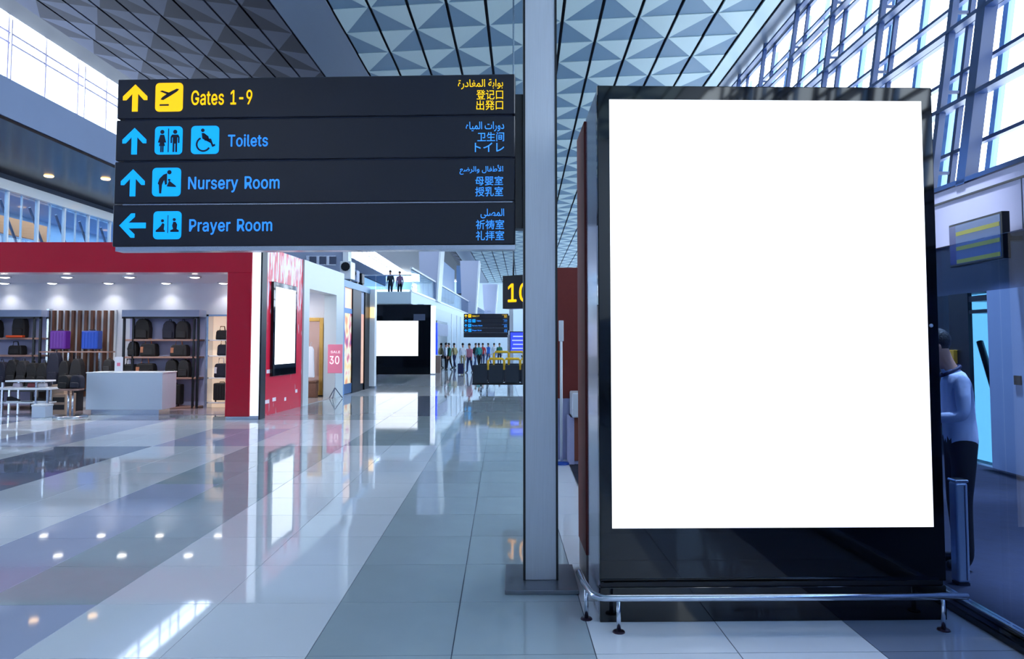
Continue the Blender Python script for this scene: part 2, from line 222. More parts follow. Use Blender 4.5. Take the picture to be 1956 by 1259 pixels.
 'P': [222,[30,0,30,254,118,254,144,252,166,244,183,231,195,215,202,195,204,174,202,152,195,133,183,116,166,104,144,96,118,93,55,93,55,121,116,121,134,123,149,128,159,136,167,147,171,160,172,174,171,188,167,201,159,211,148,219,134,224,116,226,62,226,62,0],[3,0,30,1,3,30,2,1,3,30,3,2,3,30,4,3,3,30,5,4,3,30,29,5,3,29,28,5,3,28,6,5,3,0,16,30,3,16,31,30,3,27,6,28,3,26,6,27,3,26,7,6,3,25,7,26,3,24,7,25,3,24,8,7,3,23,8,24,3,22,8,23,3,22,9,8,3,21,9,22,3,21,10,9,3,20,10,21,3,19,10,20,3,19,11,10,3,18,11,19,3,17,11,18,3,0,15,16,3,31,17,16,3,31,14,17,3,14,11,17,3,14,12,11,3,14,13,12,3,0,14,15,3,0,31,14]],
 'S': [223,[112,-4,86,-2,64,5,46,15,32,30,23,48,19,68,52,68,55,55,62,44,71,35,83,29,97,26,112,25,128,26,143,30,155,37,165,46,171,57,173,70,171,81,166,89,158,96,148,102,136,107,122,111,92,120,64,130,43,145,30,163,26,186,29,206,37,224,51,238,69,249,90,256,114,258,137,256,158,249,175,238,189,224,197,208,200,189,169,189,163,206,151,219,134,227,112,229,97,228,84,224,73,218,64,209,59,199,58,188,60,176,65,167,74,160,85,154,96,150,106,147,132,140,144,136,156,132,168,126,179,119,189,110,197,99,202,85,204,69,201,50,193,32,180,17,162,5,139,-2],[3,35,37,36,3,34,37,35,3,34,38,37,3,33,38,34,3,33,39,38,3,33,40,39,3,32,47,33,3,47,40,33,3,32,48,47,3,46,40,47,3,32,49,48,3,45,40,46,3,45,41,40,3,31,49,32,3,31,50,49,3,44,41,45,3,31,51,50,3,31,52,51,3,44,42,41,3,30,52,31,3,43,42,44,3,30,53,52,3,30,54,53,3,29,54,30,3,29,55,54,3,29,56,55,3,28,56,29,3,28,57,56,3,28,58,57,3,28,59,58,3,28,60,59,3,27,60,28,3,27,61,60,3,27,62,61,3,27,63,62,3,26,63,27,3,26,64,63,3,25,64,26,3,25,65,64,3,24,65,25,3,24,66,65,3,23,66,24,3,22,66,23,3,22,67,66,3,21,67,22,3,20,67,21,3,20,68,67,3,19,68,20,3,18,68,19,3,18,69,68,3,5,7,6,3,5,8,7,3,17,69,18,3,5,9,8,3,17,70,69,3,4,9,5,3,16,70,17,3,4,10,9,3,15,70,16,3,4,11,10,3,15,71,70,3,14,71,15,3,3,11,4,3,3,12,11,3,13,71,14,3,3,13,12,3,3,71,13,3,3,72,71,3,2,72,3,3,2,73,72,3,1,73,2,3,1,0,73]],
 'A': [240,[8,0,101,254,138,254,231,0,198,0,144,151,138,167,132,186,125,210,116,239,123,239,114,209,106,185,100,166,95,151,43,0,55,71,55,99,185,99,185,71],[3,0,9,1,3,9,2,1,3,9,10,2,3,10,3,2,3,0,17,9,3,17,11,9,3,11,8,9,3,11,8,10,3,8,18,10,3,18,3,10,3,7,18,8,3,17,12,11,3,6,18,7,3,17,13,12,3,5,18,6,3,17,14,13,3,17,16,14,3,16,15,14,3,4,19,5,3,19,18,5,3,0,16,17,3,16,18,17,3,16,19,18,3,19,3,18,3,0,15,16,3,4,3,19]],
 'L': [196,[30,0,30,254,62,254,62,29,181,29,181,0],[3,0,2,1,3,0,3,2,3,0,4,3,3,0,5,4]],
 'E': [209,[30,0,30,254,186,254,186,226,62,226,62,143,178,143,178,114,62,114,62,29,188,29,188,0],[3,0,4,1,3,4,2,1,3,4,3,2,3,0,5,4,3,0,8,5,3,8,6,5,3,8,7,6,3,0,9,8,3,0,10,9,3,0,11,10]],
 '3': [227,[109,-3,87,-1,66,5,49,15,35,29,26,46,22,66,55,66,57,54,63,44,72,35,83,30,95,26,109,25,124,26,138,30,149,37,157,46,163,58,165,72,163,86,158,98,150,109,137,117,121,122,101,124,78,124,78,150,144,224,144,226,35,226,35,254,186,254,186,230,106,139,106,144,132,144,154,138,172,127,185,111,194,93,196,72,194,51,185,33,172,18,154,6,133,-1],[3,30,32,31,3,30,33,32,3,30,29,33,3,29,28,33,3,28,34,33,3,27,35,28,3,35,34,28,3,26,35,27,3,26,36,35,3,26,37,36,3,26,38,37,3,26,25,38,3,25,24,38,3,24,39,38,3,23,39,24,3,22,39,23,3,22,40,39,3,21,40,22,3,20,40,21,3,20,41,40,3,19,41,20,3,18,41,19,3,18,42,41,3,5,7,6,3,5,8,7,3,17,42,18,3,5,9,8,3,17,43,42,3,16,43,17,3,4,9,5,3,4,10,9,3,15,43,16,3,4,11,10,3,15,44,43,3,14,44,15,3,4,12,11,3,3,12,4,3,13,44,14,3,3,13,12,3,3,44,13,3,3,45,44,3,2,45,3,3,2,46,45,3,1,46,2,3,1,0,46]],
 '0': [227,[113,-3,87,0,65,12,47,31,34,57,27,89,24,127,27,165,35,197,48,223,65,242,87,254,113,258,139,254,161,242,179,223,192,197,200,165,203,127,200,89,192,57,179,31,162,12,140,0,113,25,131,28,145,37,157,52,165,72,170,97,172,127,170,157,165,182,157,203,145,218,131,227,113,230,96,227,82,218,70,203,62,182,56,157,55,127,56,97,62,72,70,52,82,37,96,28],[3,11,13,12,3,10,13,11,3,10,14,13,3,9,14,10,3,9,36,14,3,36,15,14,3,9,37,36,3,35,15,36,3,9,38,37,3,34,15,35,3,8,38,9,3,34,16,15,3,8,39,38,3,33,16,34,3,8,40,39,3,32,16,33,3,7,40,8,3,32,17,16,3,7,41,40,3,31,17,32,3,6,41,7,3,31,18,17,3,6,42,41,3,30,18,31,3,5,42,6,3,5,43,42,3,29,18,30,3,29,19,18,3,5,44,43,3,28,19,29,3,4,44,5,3,28,20,19,3,4,45,44,3,27,20,28,3,3,45,4,3,27,21,20,3,3,46,45,3,26,21,27,3,3,47,46,3,25,21,26,3,2,47,3,3,25,22,21,3,2,24,47,3,24,22,25,3,2,22,24,3,1,22,2,3,1,23,22,3,1,0,23]],
 'i': [83,[42,221,34,223,27,227,22,234,21,242,22,249,27,256,34,260,42,262,50,260,57,256,62,249,63,242,62,234,57,227,50,223,26,0,26,190,57,190,57,0],[3,16,18,17,3,16,19,18,3,7,9,8,3,6,9,7,3,6,10,9,3,5,10,6,3,5,11,10,3,4,11,5,3,4,12,11,3,3,12,4,3,3,13,12,3,2,13,3,3,2,14,13,3,1,14,2,3,1,15,14,3,0,15,1]],
}
def word_mesh(body):
    vs = []; fs = []; pen = 0
    for ch in body:
        if ch == ' ': pen += 140; continue
        adv, co_, fc = GLYPHS[ch]
        for dx, dy in ((-7, 0), (7, 0), (0, -6), (0, 6)):      # a bolder stroke
            n0 = len(vs)
            vs += [(co_[i] + pen + dx, co_[i + 1] + dy, 0) for i in range(0, len(co_), 2)]
            i = 0
            while i < len(fc):
                fs.append([n0 + q for q in fc[i + 1:i + 1 + fc[i]]]); i += fc[i] + 1
        pen += adv + 8
    me = bpy.data.meshes.new('lettering'); me.from_pydata(vs, [], fs); return me
def text_mesh(body, width=None, height=None, ext=0.002, bold=0.0, origin='L'):
    if all(ch == ' ' or ch in GLYPHS for ch in body): me = word_mesh(body)
    else:
        cu = bpy.data.curves.new('lettering', 'FONT'); cu.body = body; cu.extrude = 0.0; cu.offset = bold; cu.resolution_u = 3
        o = bpy.data.objects.new('lettering', cu); C.objects.link(o)
        dg = bpy.context.evaluated_depsgraph_get()
        me = bpy.data.meshes.new_from_object(o.evaluated_get(dg)); bpy.data.objects.remove(o); bpy.data.curves.remove(cu)
    xs = [v.co.x for v in me.vertices]; ys = [v.co.y for v in me.vertices]
    x0, x1, y0, y1 = min(xs), max(xs), min(ys), max(ys)
    sx = width / (x1 - x0); sy = height / (y1 - y0)
    for v in me.vertices:      # upright: x right, z up, facing -y
        v.co = Vector(((v.co.x - x0) * sx, -ext, (v.co.y - y0) * sy))
    return me
def lettering(body, m, parent, x0, x1, z0, z1, y=0.0, bold=0.0, name='lettering'):
    me = text_mesh(body, x1 - x0, z1 - z0, 0.003, bold); me.materials.append(m); me.name = name
    return link(name, me, parent, (x0, y, z0))

# ------------------------------------------------------------------ materials
steel = mat('brushed_steel', (196, 202, 212), 0.38, 0.55, aniso=True, noise=0.12, nscale=6)
satin = mat('satin_steel', (205, 214, 226), 0.22, 1.0)
black_gloss = mat('black_gloss', (4, 9, 15), 0.04, spec=0.42)
black_metal = mat('black_metal', (16, 20, 28), 0.35, noise=0.1)
white_paint = mat('white_paint', (226, 230, 240), 0.5, noise=0.03, nscale=3)
white_gloss = mat('white_gloss', (225, 232, 240), 0.2)
grey_panel = mat('grey_panel', (150, 165, 195), 0.5, noise=0.05, nscale=2)
grey_dark = mat('grey_dark', (70, 82, 108), 0.5, noise=0.08, nscale=2)
lavender = mat('lavender_panel', (172, 176, 212), 0.5, noise=0.04, nscale=2)
red_gloss = mat('red_gloss', (178, 12, 40), 0.12, noise=0.05, nscale=2)
brown = mat('brown_laminate', (112, 50, 46), 0.6, noise=0.1, nscale=14, spec=0.2)
screen_w = mat('lit_white_screen', (255, 255, 255), 0.4, emit=(255, 255, 255), es=1.1)
truss_m = mat('truss_blue_steel', (20, 50, 98), 0.4, noise=0.05)
mull_m = mat('mullion_paint', (104, 150, 205), 0.4)
pane_m = glass('clear_pane', (250, 252, 255))
tint_m = glass('blue_tinted_glass', (196, 214, 238), 1.2)
bal_m = glass('pale_balustrade_glass', (205, 225, 240))
sign_blk = mat('sign_black', (19, 23, 38), 0.35, noise=0.06, nscale=3)
sign_blue = mat('sign_blue_lit', (0, 150, 235), 0.4, emit=(0, 170, 255), es=0.75)
sign_txt = mat('sign_text_blue', (60, 150, 250), 0.4, emit=(60, 155, 255), es=0.75)
sign_yel = mat('sign_yellow_lit', (240, 190, 0), 0.4, emit=(255, 205, 0), es=0.75)
sign_ink = mat('sign_ink', (24, 26, 48), 0.5)
skin_m = mat('skin', (190, 140, 118), 0.5, noise=0.04)
hair_m = mat('black_hair', (18, 16, 18), 0.45, bump=0.4, nscale=60)

# ------------------------------------------------------------------ floor
FROT = math.radians(1.07); TW = 0.797; TX0 = -0.28
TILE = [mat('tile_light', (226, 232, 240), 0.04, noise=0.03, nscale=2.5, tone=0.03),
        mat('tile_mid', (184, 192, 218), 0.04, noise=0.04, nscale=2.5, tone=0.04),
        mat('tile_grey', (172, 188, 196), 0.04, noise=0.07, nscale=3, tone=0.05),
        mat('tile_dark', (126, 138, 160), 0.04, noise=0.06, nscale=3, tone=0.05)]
grout = mat('tile_joint', (70, 82, 100), 0.6)
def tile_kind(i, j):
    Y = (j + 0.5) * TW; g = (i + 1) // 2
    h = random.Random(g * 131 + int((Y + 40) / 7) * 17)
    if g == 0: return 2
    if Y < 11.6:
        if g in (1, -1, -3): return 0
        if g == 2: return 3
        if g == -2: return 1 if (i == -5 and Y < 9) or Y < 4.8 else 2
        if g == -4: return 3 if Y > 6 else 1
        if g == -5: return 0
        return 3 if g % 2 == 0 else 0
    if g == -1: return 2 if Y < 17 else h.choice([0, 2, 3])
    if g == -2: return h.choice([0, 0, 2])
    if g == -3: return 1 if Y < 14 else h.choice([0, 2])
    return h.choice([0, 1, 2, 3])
fl = tag(MB().box(-24, 6.9, -22, 108, -0.2, -0.004).obj('floor', grout), 'polished airport concourse floor of large grey and white tiles', kind='structure')
tmesh = []
for k in range(4):
    m = B(0.003, TW - 0.003, 0.003, TW - 0.003, -0.02, 0.0); tmesh.append(m.mesh('tile', TILE[k]))
far = MB(); Rm = Matrix.Rotation(FROT, 4, 'Z'); n_t = 0
for j in range(-24, 136):
    for i in range(-30, 9):
        x = TX0 + i * TW; y = j * TW - 0.02
        p = Rm @ Vector((x + TW / 2, y + TW / 2, 0))
        if p.x > 2.78 and p.x - TW / 2 > 2.55 and p.y < 6.2: 
            if p.x > 3.1: continue
        if p.y > 6.4 and p.x > 1.1: continue
        if p.x < -23 or p.y > 107: continue
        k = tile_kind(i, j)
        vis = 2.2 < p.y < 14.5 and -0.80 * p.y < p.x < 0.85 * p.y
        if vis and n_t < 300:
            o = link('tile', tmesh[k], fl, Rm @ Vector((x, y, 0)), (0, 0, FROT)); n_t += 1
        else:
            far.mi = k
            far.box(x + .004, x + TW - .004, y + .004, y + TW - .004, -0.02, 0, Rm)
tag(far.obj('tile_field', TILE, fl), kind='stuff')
carpet_m = mat('blue_carpet', (11, 19, 44), 0.95, noise=0.35, nscale=5, bump=0.5)
cp = MB().poly([(2.84, -20, 0), (6.55, -20, 0), (6.55, 100, 0), (0.76, 100, 0), (0.76, 6.3, 0), (2.84, 6.3, 0)], [(0, 1, 2, 3, 4, 5)])
cp.poly([(2.84, -20, .012), (6.55, -20, .012), (6.55, 100, .012), (0.76, 100, .012), (0.76, 6.3, .012), (2.84, 6.3, .012)], [(0, 1, 2, 3, 4, 5)])
tag(cp.obj('floor', carpet_m), 'dark blue carpet of the gate lounge behind the glass partition', kind='structure')

# ------------------------------------------------------------------ ceiling of triangle panels
CZ = EYE + 9.05; CW = 1.051; CX0 = -5.21; CR = 1.45; D0 = 20.5; SH = -0.11; CROT = math.radians(-0.64)
cl_light = mat('ceiling_panel_light', (160, 182, 188), 0.45, noise=0.03, nscale=20, tone=0.03)
cl_dark = mat('ceiling_panel_grey', (88, 118, 142), 0.45, noise=0.03, nscale=20, tone=0.03)
cl_back = mat('ceiling_joint', (18, 26, 40), 0.7)
cl_smooth = mat('ceiling_smooth', (98, 112, 132), 0.35, noise=0.03)
G = 0.045
def tri_pts(k, j, dark):
    """right triangle of cell (strip k, row j) in strip/row units"""
    a = k if (k + j) % 2 != 0 else k + 1
    b = k + 1 if a == k else k
    return [(a, j), (a, j + 1), (b, j + 1)] if dark else [(a, j), (b, j), (b, j + 1)]
def tri_xy(p):
    x = CX0 + p[0] * CW
    return x, D0 + CR * p[1] + SH * (x - 3.4)
def panel_geo(mb, pts, z, th, to3):
    cx = sum(p[0] for p in pts) / 3; cy = sum(p[1] for p in pts) / 3
    q = []
    ks = [p[0] for p in pts]
    for p in pts:                           # pull the strip edges back from the black joint
        u = p[0] + (G / CW if p[0] == min(ks) else -G / CW)
        q.append(to3(u, p[1], z))
    r = [to3(p[0] + (G / CW if p[0] == min(ks) else -G / CW), p[1], z + th) for p in pts]
    mb.poly(q + r, [(0, 1, 2), (5, 4, 3), (0, 3, 4, 1), (1, 4, 5, 2), (2, 5, 3, 0)])
Cm = Matrix.Rotation(CROT, 4, 'Z')
def flat3(u, j, z):
    x, y = tri_xy((u, j)); return Cm @ Vector((x, y, CZ + z))
LA = math.radians(10.5)
def slope3(u, j, z):                        # left bay: strips rise away to the left; u counts leftwards
    x, y = tri_xy((-u, j)); d = u * CW
    X = -6.73 - d * math.cos(LA) + z * math.sin(LA); Z = CZ + d * math.sin(LA) + z * math.cos(LA)
    return Cm @ Vector((X, y, Z))
ce = MB()
ce.poly([(-6.73, -22, CZ + .12), (7.75, -22, CZ + .12), (7.75, 108, CZ + .12), (-6.73, 108, CZ + .12), (-6.73, -22, CZ + .3), (7.75, -22, CZ + .3), (7.75, 108, CZ + .3), (-6.73, 108, CZ + .3)],
        [(0, 1, 2, 3), (4, 5, 6, 7), (0, 1, 5, 4), (1, 2, 6, 5), (2, 3, 7, 6), (3, 0, 4, 7)])
ceil = tag(ce.obj('ceiling', cl_back), 'high concourse ceiling of pale and grey triangle panels with black joints', kind='structure')
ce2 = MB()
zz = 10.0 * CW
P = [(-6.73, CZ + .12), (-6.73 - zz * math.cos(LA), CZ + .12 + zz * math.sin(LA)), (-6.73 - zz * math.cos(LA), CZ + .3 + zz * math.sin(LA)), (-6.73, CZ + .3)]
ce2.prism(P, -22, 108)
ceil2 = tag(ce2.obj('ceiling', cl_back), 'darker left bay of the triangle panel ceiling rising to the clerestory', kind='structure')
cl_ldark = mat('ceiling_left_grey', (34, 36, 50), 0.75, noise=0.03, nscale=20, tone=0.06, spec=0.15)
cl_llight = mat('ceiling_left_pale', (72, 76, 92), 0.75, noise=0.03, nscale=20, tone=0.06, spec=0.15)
def build_ceiling(par, ks, to3, ml, md, limit, near, dz=0.02):
    shared = {}; st = MB(); cnt = 0
    for j in range(-29, 60):
        for k in ks:
            for dark in (True, False):
                pts = tri_pts(k, j, dark); Y = D0 + CR * j
                if near(k, j) and cnt < limit:
                    a0 = pts[0]; key = (dark, pts[1][0] - a0[0], pts[2][0] - a0[0])
                    base = to3(a0[0], a0[1], 0)
                    if key not in shared:
                        mb = MB(); panel_geo(mb, pts, 0.0 if not dark else dz, 0.05, lambda u, v, z: to3(u, v, z) - base)
                        shared[key] = mb.mesh('ceiling_panel', md if dark else ml)
                    link('ceiling_panel', shared[key], par, base); cnt += 1
                else:
                    st.mi = 1 if dark else 0
                    panel_geo(st, pts, 0.0 if not dark else dz, 0.05, to3)
    tag(st.obj('ceiling_panel_field', [ml, md], par), kind='stuff'); return cnt
def near_c(k, j):
    Y = D0 + CR * j; return (17 < Y < 26) or (5 <= k <= 7 and 17 < Y < 44)
build_ceiling(ceil, range(0, 11), flat3, cl_light, cl_dark, 300, near_c)
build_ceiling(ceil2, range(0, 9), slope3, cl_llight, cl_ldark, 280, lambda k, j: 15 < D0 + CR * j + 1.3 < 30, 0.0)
def strip(x0, x1, par, name='smooth_panel', m=cl_smooth, z=0.0):
    MB().box(x0, x1, -22, 108, CZ + z, CZ + z + .05, Cm).obj(name, m, par)
strip(-6.70, CX0 - .03, ceil)
strip(CX0 + 11 * CW + .04, CX0 + 11 * CW + .46, ceil, m=cl_light)
strip(CX0 + 11 * CW + .54, 7.7, ceil)

# ------------------------------------------------------------------ right glazed wall
LEAN = 0.15; GX = 6.5; GZ = 4.03
w1 = tag(thing('window_1', 'leaning curtain wall of glass with blue steel trusses on the right', None), kind='structure')
if 'category' in w1: del w1['category']
def gx(z, off=0.0): return GX + LEAN * (z - GZ) + off
ZT = CZ + 0.1
def slanted(mb, z0, z1, o0, o1, y0, y1):
    mb.poly([(gx(z0, o0), y0, z0), (gx(z0, o1), y0, z0), (gx(z0, o1), y1, z0), (gx(z0, o0), y1, z0),
             (gx(z1, o0), y0, z1), (gx(z1, o1), y0, z1), (gx(z1, o1), y1, z1), (gx(z1, o0), y1, z1)],
            [(0, 1, 2, 3), (4, 5, 6, 7), (0, 1, 5, 4), (1, 2, 6, 5), (2, 3, 7, 6), (3, 0, 4, 7)])
tr = MB()                                   # one truss: three chords and struts
slanted(tr, GZ, ZT, 0.0, 0.10, -0.055, 0.055)
slanted(tr, GZ, ZT, 0.30, 0.38, -0.04, 0.04)
z = GZ + 0.35
while z < ZT:
    slanted(tr, z, z + 0.05, 0.05, 0.34, -0.02, 0.02); z += 1.3
truss_me = tr.mesh('truss', truss_m)
mu = MB(); slanted(mu, GZ, ZT, 0.66, 0.76, -0.06, 0.06); mull_me = mu.mesh('mullion', mull_m)
pn = MB()
P0 = [(gx(GZ + .0, .70), 0.03, GZ), (gx(GZ + .0, .70), 2.42, GZ), (gx(GZ + 1.3, .70), 2.42, GZ + 1.3), (gx(GZ + 1.3, .70), 0.03, GZ + 1.3)]
pn.poly(P0, [(0, 1, 2, 3)]); pane_me = pn.mesh('pane', pane_m)
for n, y in enumerate([-13.55 + 2.45 * k for k in range(47)]):
    link('truss', truss_me, w1, (0, y, 0))
    link('mullion', mull_me, w1, (0, y - 0.35, 0)); link('mullion', mull_me, w1, (0, y + 0.875, 0))
    if y < 30:
        for q in range(6): link('pane', pane_me, w1, (LEAN * 1.3 * q, y - 0.35, 1.3 * q))
pf = MB(); pf.poly([(gx(GZ, .70), 31, GZ), (gx(GZ, .70), 104, GZ), (gx(ZT, .70), 104, ZT), (gx(ZT, .70), 31, ZT)], [(0, 1, 2, 3)])
pf.obj('pane', pane_m, w1)
cm_ = MB(); slanted(cm_, GZ, ZT, -.02, .17, 10.02, 10.22); cm_.obj('main_column', truss_m, w1)
z = GZ + 0.02; n = 0
while z < ZT:
    rb = MB()
    if n % 2 == 0:
        slanted(rb, z, z + .07, -0.02, .12, -15, 104); slanted(rb, z + .13, z + .18, 0.30, .40, -15, 104)
    else: slanted(rb, z, z + .06, .30, .40, -15, 104)
    rb.obj('rail', truss_m, w1)
    z += 0.65; n += 1
wr = MB()
wr.box(6.5, 7.4, -20, 104, 3.19, 4.03)
wall_r = tag(wr.obj('wall_right', lavender), 'pale lavender bulkhead under the glazed wall above the gate doors', kind='structure')
MB().box(6.49, 6.5, -20, 104, 3.84, 3.87).obj('groove', black_metal, wall_r)
for y in (2.4, 5.4, 8.9, 12.4): MB().box(6.493, 6.5, y, y + .012, 3.19, 3.84).obj('panel_joint', grey_dark, wall_r)
wr = MB(); wr.box(6.62, 6.9, -20, 9.72, 2.45, 3.19); wr.box(6.62, 6.9, 9.72, 104, 2.45, 3.19)
tag(wr.obj('wall_right', grey_dark), 'dark grey band of wall below the lavender bulkhead', kind='structure')
wr = MB(); wr.box(6.55, 6.9, -20, 9.72, 0, 2.45); wr.box(6.55, 6.9, 13.2, 104, 0, 2.45)
wl = tag(wr.obj('wall_right', grey_panel), 'blue grey panelled gate wall standing on the carpet', kind='structure')
for y in (8.3, 7.1, 5.9): MB().box(6.54, 6.55, y, y + .012, 0, 2.45).obj('panel_joint', grey_dark, wl)
MB().box(6.53, 6.55, 9.1, 9.22, 1.18, 1.3).obj('call_button_plate', black_metal, wl)
# gate door opening
d1 = tag(thing('door_1', 'dark framed boarding door open to a bright jet bridge', None), kind='structure'); 
if 'category' in d1: del d1['category']
MB().box(6.56, 6.62, 10.15, 10.6, 0, 2.45).obj('door_post', black_metal, d1)
MB().box(6.6, 6.68, 10.6, 13.2, 0, 2.45).obj('door_leaf', mat('dark_door', (26, 40, 56), 0.25), d1)
MB().box(6.57, 6.6, 11.3, 11.8, 0.9, 2.1).obj('door_glass', mat('teal_door_glass', (40, 120, 150), 0.1), d1)
MB().box(6.57, 6.9, 9.74, 10.15, 2.15, 2.2).obj('transom', black_metal, d1)
MB().box(6.57, 6.9, 9.74, 10.15, 2.32, 2.4).obj('transom', black_metal, d1)
MB().tube([(6.75, 10.2, 1.75), (6.75, 9.72, 0.55)], 0.045, 6).obj('brace', black_metal, d1)
MB().box(6.70, 6.71, 9.74, 10.6, 0.0, 2.45).obj('door_glass', glass('smoked_glass', (146, 176, 180), 1.2), d1)
tag(B(6.5, 6.56, 10.42, 10.78, 1.42, 1.62, .005).obj('warning_plate', mat('amber_plate', (200, 150, 20), 0.4)), 'small amber plate on the boarding door post behind the man', 'sign')

for n, (x, y) in enumerate(((5.25, 4.0), (5.15, 6.0), (5.3, 10.0))):  # out-of-view fixtures and spots, added to brighten the lounge and the man
    o = thing('lounge_fill_fixture', 'round unseen fill light added above the gate lounge, %s from the near end' % ['first', 'second', 'third'][n], 'lamp', (x, y, CZ - .02), 0, 'added fill lights above the gate lounge')
    MB().lathe([(.001, -.12), (.2, -.12), (.2, 0), (.001, 0)], 16).obj('housing', white_gloss, o)
    MB().lathe([(.001, -.135), (.17, -.13), (.17, -.121), (.001, -.121)], 16).obj('lamp_disc', mat('lounge_fill_disc', (250, 250, 255), .4, emit=(250, 250, 255), es=8), o)
    l = bpy.data.lights.new('lounge_fill', 'SPOT'); l.energy = 15000; l.spot_size = 0.5; l.spot_blend = .6; l.color = (.85, .92, 1); l.shadow_soft_size = .2
    lo = bpy.data.objects.new('lounge_fill_light', l); C.objects.link(lo); lo.parent = o; lo.location = (0, 0, -.16)

# ------------------------------------------------------------------ glass partition on the right
gp = thing('glass_partition', 'tinted glass partition on a black floor track right of the lightbox', 'partition', (2.88, 0, 0))
B(-0.08, 0.0, -14, 6.2, 0, 0.05, .008).obj('floor_track', black_gloss, gp)
B(-0.025, 0.035, -14, 6.2, 0.05, 0.085, .006).obj('clamp_rail', satin, gp)
for y0, y1 in ((-14, -8), (-8, -2), (-2, 1.2), (1.2, 4.16), (4.17, 6.2)):
    MB().box(0, 0.012, y0 + .004, y1 - .004, 0.085, 2.37).obj('glass_sheet', tint_m, gp)

# ------------------------------------------------------------------ left: mezzanine, clerestory
w2 = MB(); ML = [('a')]
beam_m = mat('mezzanine_beam', (120, 138, 172), 0.5, noise=0.04, nscale=1.5)
tag(MB().box(-17.3, -13.0, 12, 70, 7.5, 8.51).obj('wall_left', beam_m), 'plain blue grey mezzanine beam below the clerestory', kind='structure')
soff_m = mat('dark_soffit', (40, 32, 34), 0.22, noise=0.25, nscale=1.2, spec=0.2)
sf = tag(MB().box(-17.2, -13.05, 12, 70, 7.42, 7.5).obj('trim_1', soff_m), 'dark glossy soffit under the mezzanine beam', kind='structure')
lampd = mat('warm_downlight', (255, 220, 150), 0.4, emit=(255, 205, 130), es=6)
for n, (x, y) in enumerate(((-15.6, 20.6), (-14.2, 24.0), (-15.9, 23.6), (-14.0, 29), (-15.8, 29), (-14.0, 35), (-15.8, 35))):
    o = tag(MB().lathe([(0.001, -.03), (.13, -.03), (.15, 0), (.15, .02)], 12).obj('downlight', lampd, None, (x, y, 7.41)),
            None, 'downlight', 'warm downlights in the dark soffit')
    o['label'] = 'round warm downlight in the dark soffit, %s from the near end' % ['first', 'second', 'third', 'fourth', 'fifth', 'sixth', 'seventh'][n]
w2 = tag(thing('window_2', 'bright high clerestory glazing along the left side', None), kind='structure')
if 'category' in w2: del w2['category']
MB().box(-17.32, -17.30, 10, 104, 7.4, 13.2).obj('pane', pane_m, w2)
clm = mat('clerestory_bar', (205, 198, 228), 0.5)
cb = MB().box(-17.3, -17.22, -0.03, 0.03, 8.5, 13).mesh('mullion', clm)
for k in range(48): link('mullion', cb, w2, (0, 10 + 1.9 * k, 0))
for z in (9.1, 10.6, 11.9, 12.25): MB().box(-17.28, -17.2, 10, 104, z, z + .06).obj('rail', clm, w2)
for k in range(24): MB().box(-16.95, -16.9, 15 + 4 * k, 15 + 4 * k + .05, 8.6, 12.6).obj('post', clm, w2)
# mezzanine office windows
w3 = tag(thing('window_3', 'row of upper floor windows under a white fascia above the red shop', None), kind='structure')
if 'category' in w3: del w3['category']
MB().box(-17.6, -17.2, 12, 70, 7.22, 7.42).obj('dark_lintel', mat('dark_lintel', (40, 56, 84), 0.3), w3)
MB().box(-17.6, -17.1, 12, 70, 6.88, 7.22).obj('fascia', white_gloss, w3)
MB().box(-17.5, -17.1, 12, 70, 4.7, 4.95).obj('sill', white_gloss, w3)
MB().box(-20.5, -20.3, 12, 70, 4, 7).obj('back_wall', mat('office_back', (150, 180, 205), 0.6, noise=0.3, nscale=0.9), w3)
MB().box(-20.5, -17.2, 12, 70, 4.4, 4.7).obj('office_floor', grey_panel, w3)
MB().box(-20.5, -17.2, 12, 70, 6.95, 7.1).obj('office_ceiling', grey_panel, w3)
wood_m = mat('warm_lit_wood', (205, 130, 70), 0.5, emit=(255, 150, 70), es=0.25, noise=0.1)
MB().box(-19.6, -19.4, 23.5, 28.8, 5.9, 6.55).obj('timber_panel', wood_m, w3)
for k in range(14): MB().box(-17.34, -17.3, 12.4 + 1.5 * k, 13.86 + 1.5 * k, 4.95, 6.88).obj('pane', bal_m, w3)
for k in range(40): MB().box(-17.36, -17.30 + .06 * (k % 2), 12.33 + .75 * k, 12.37 + .75 * k + .03 * (k % 2), 4.95, 6.9).obj('mullion', white_gloss, w3)
ol = bpy.data.lights.new('office_fill', 'AREA'); ol.shape = 'RECTANGLE'; ol.size = 2.0; ol.size_y = 30; ol.energy = 900; ol.color = (.85, .93, 1)  # unseen area light added to brighten the room behind the upper windows
oo = bpy.data.objects.new('office_fill', ol); C.objects.link(oo); oo.parent = w3; oo.location = (-18.8, 32, 6.9)
for k in range(10): MB().tube([(-18.2, 20 + 1.5 * k, 6.8), (-18.2, 21.2 + 1.5 * k, 4.9)], .05, 5).obj('brace', grey_dark, w3)
MB().box(-17.5, -17.0, 12, 70, 0, 4.7).obj('lower_wall', grey_panel, w3)

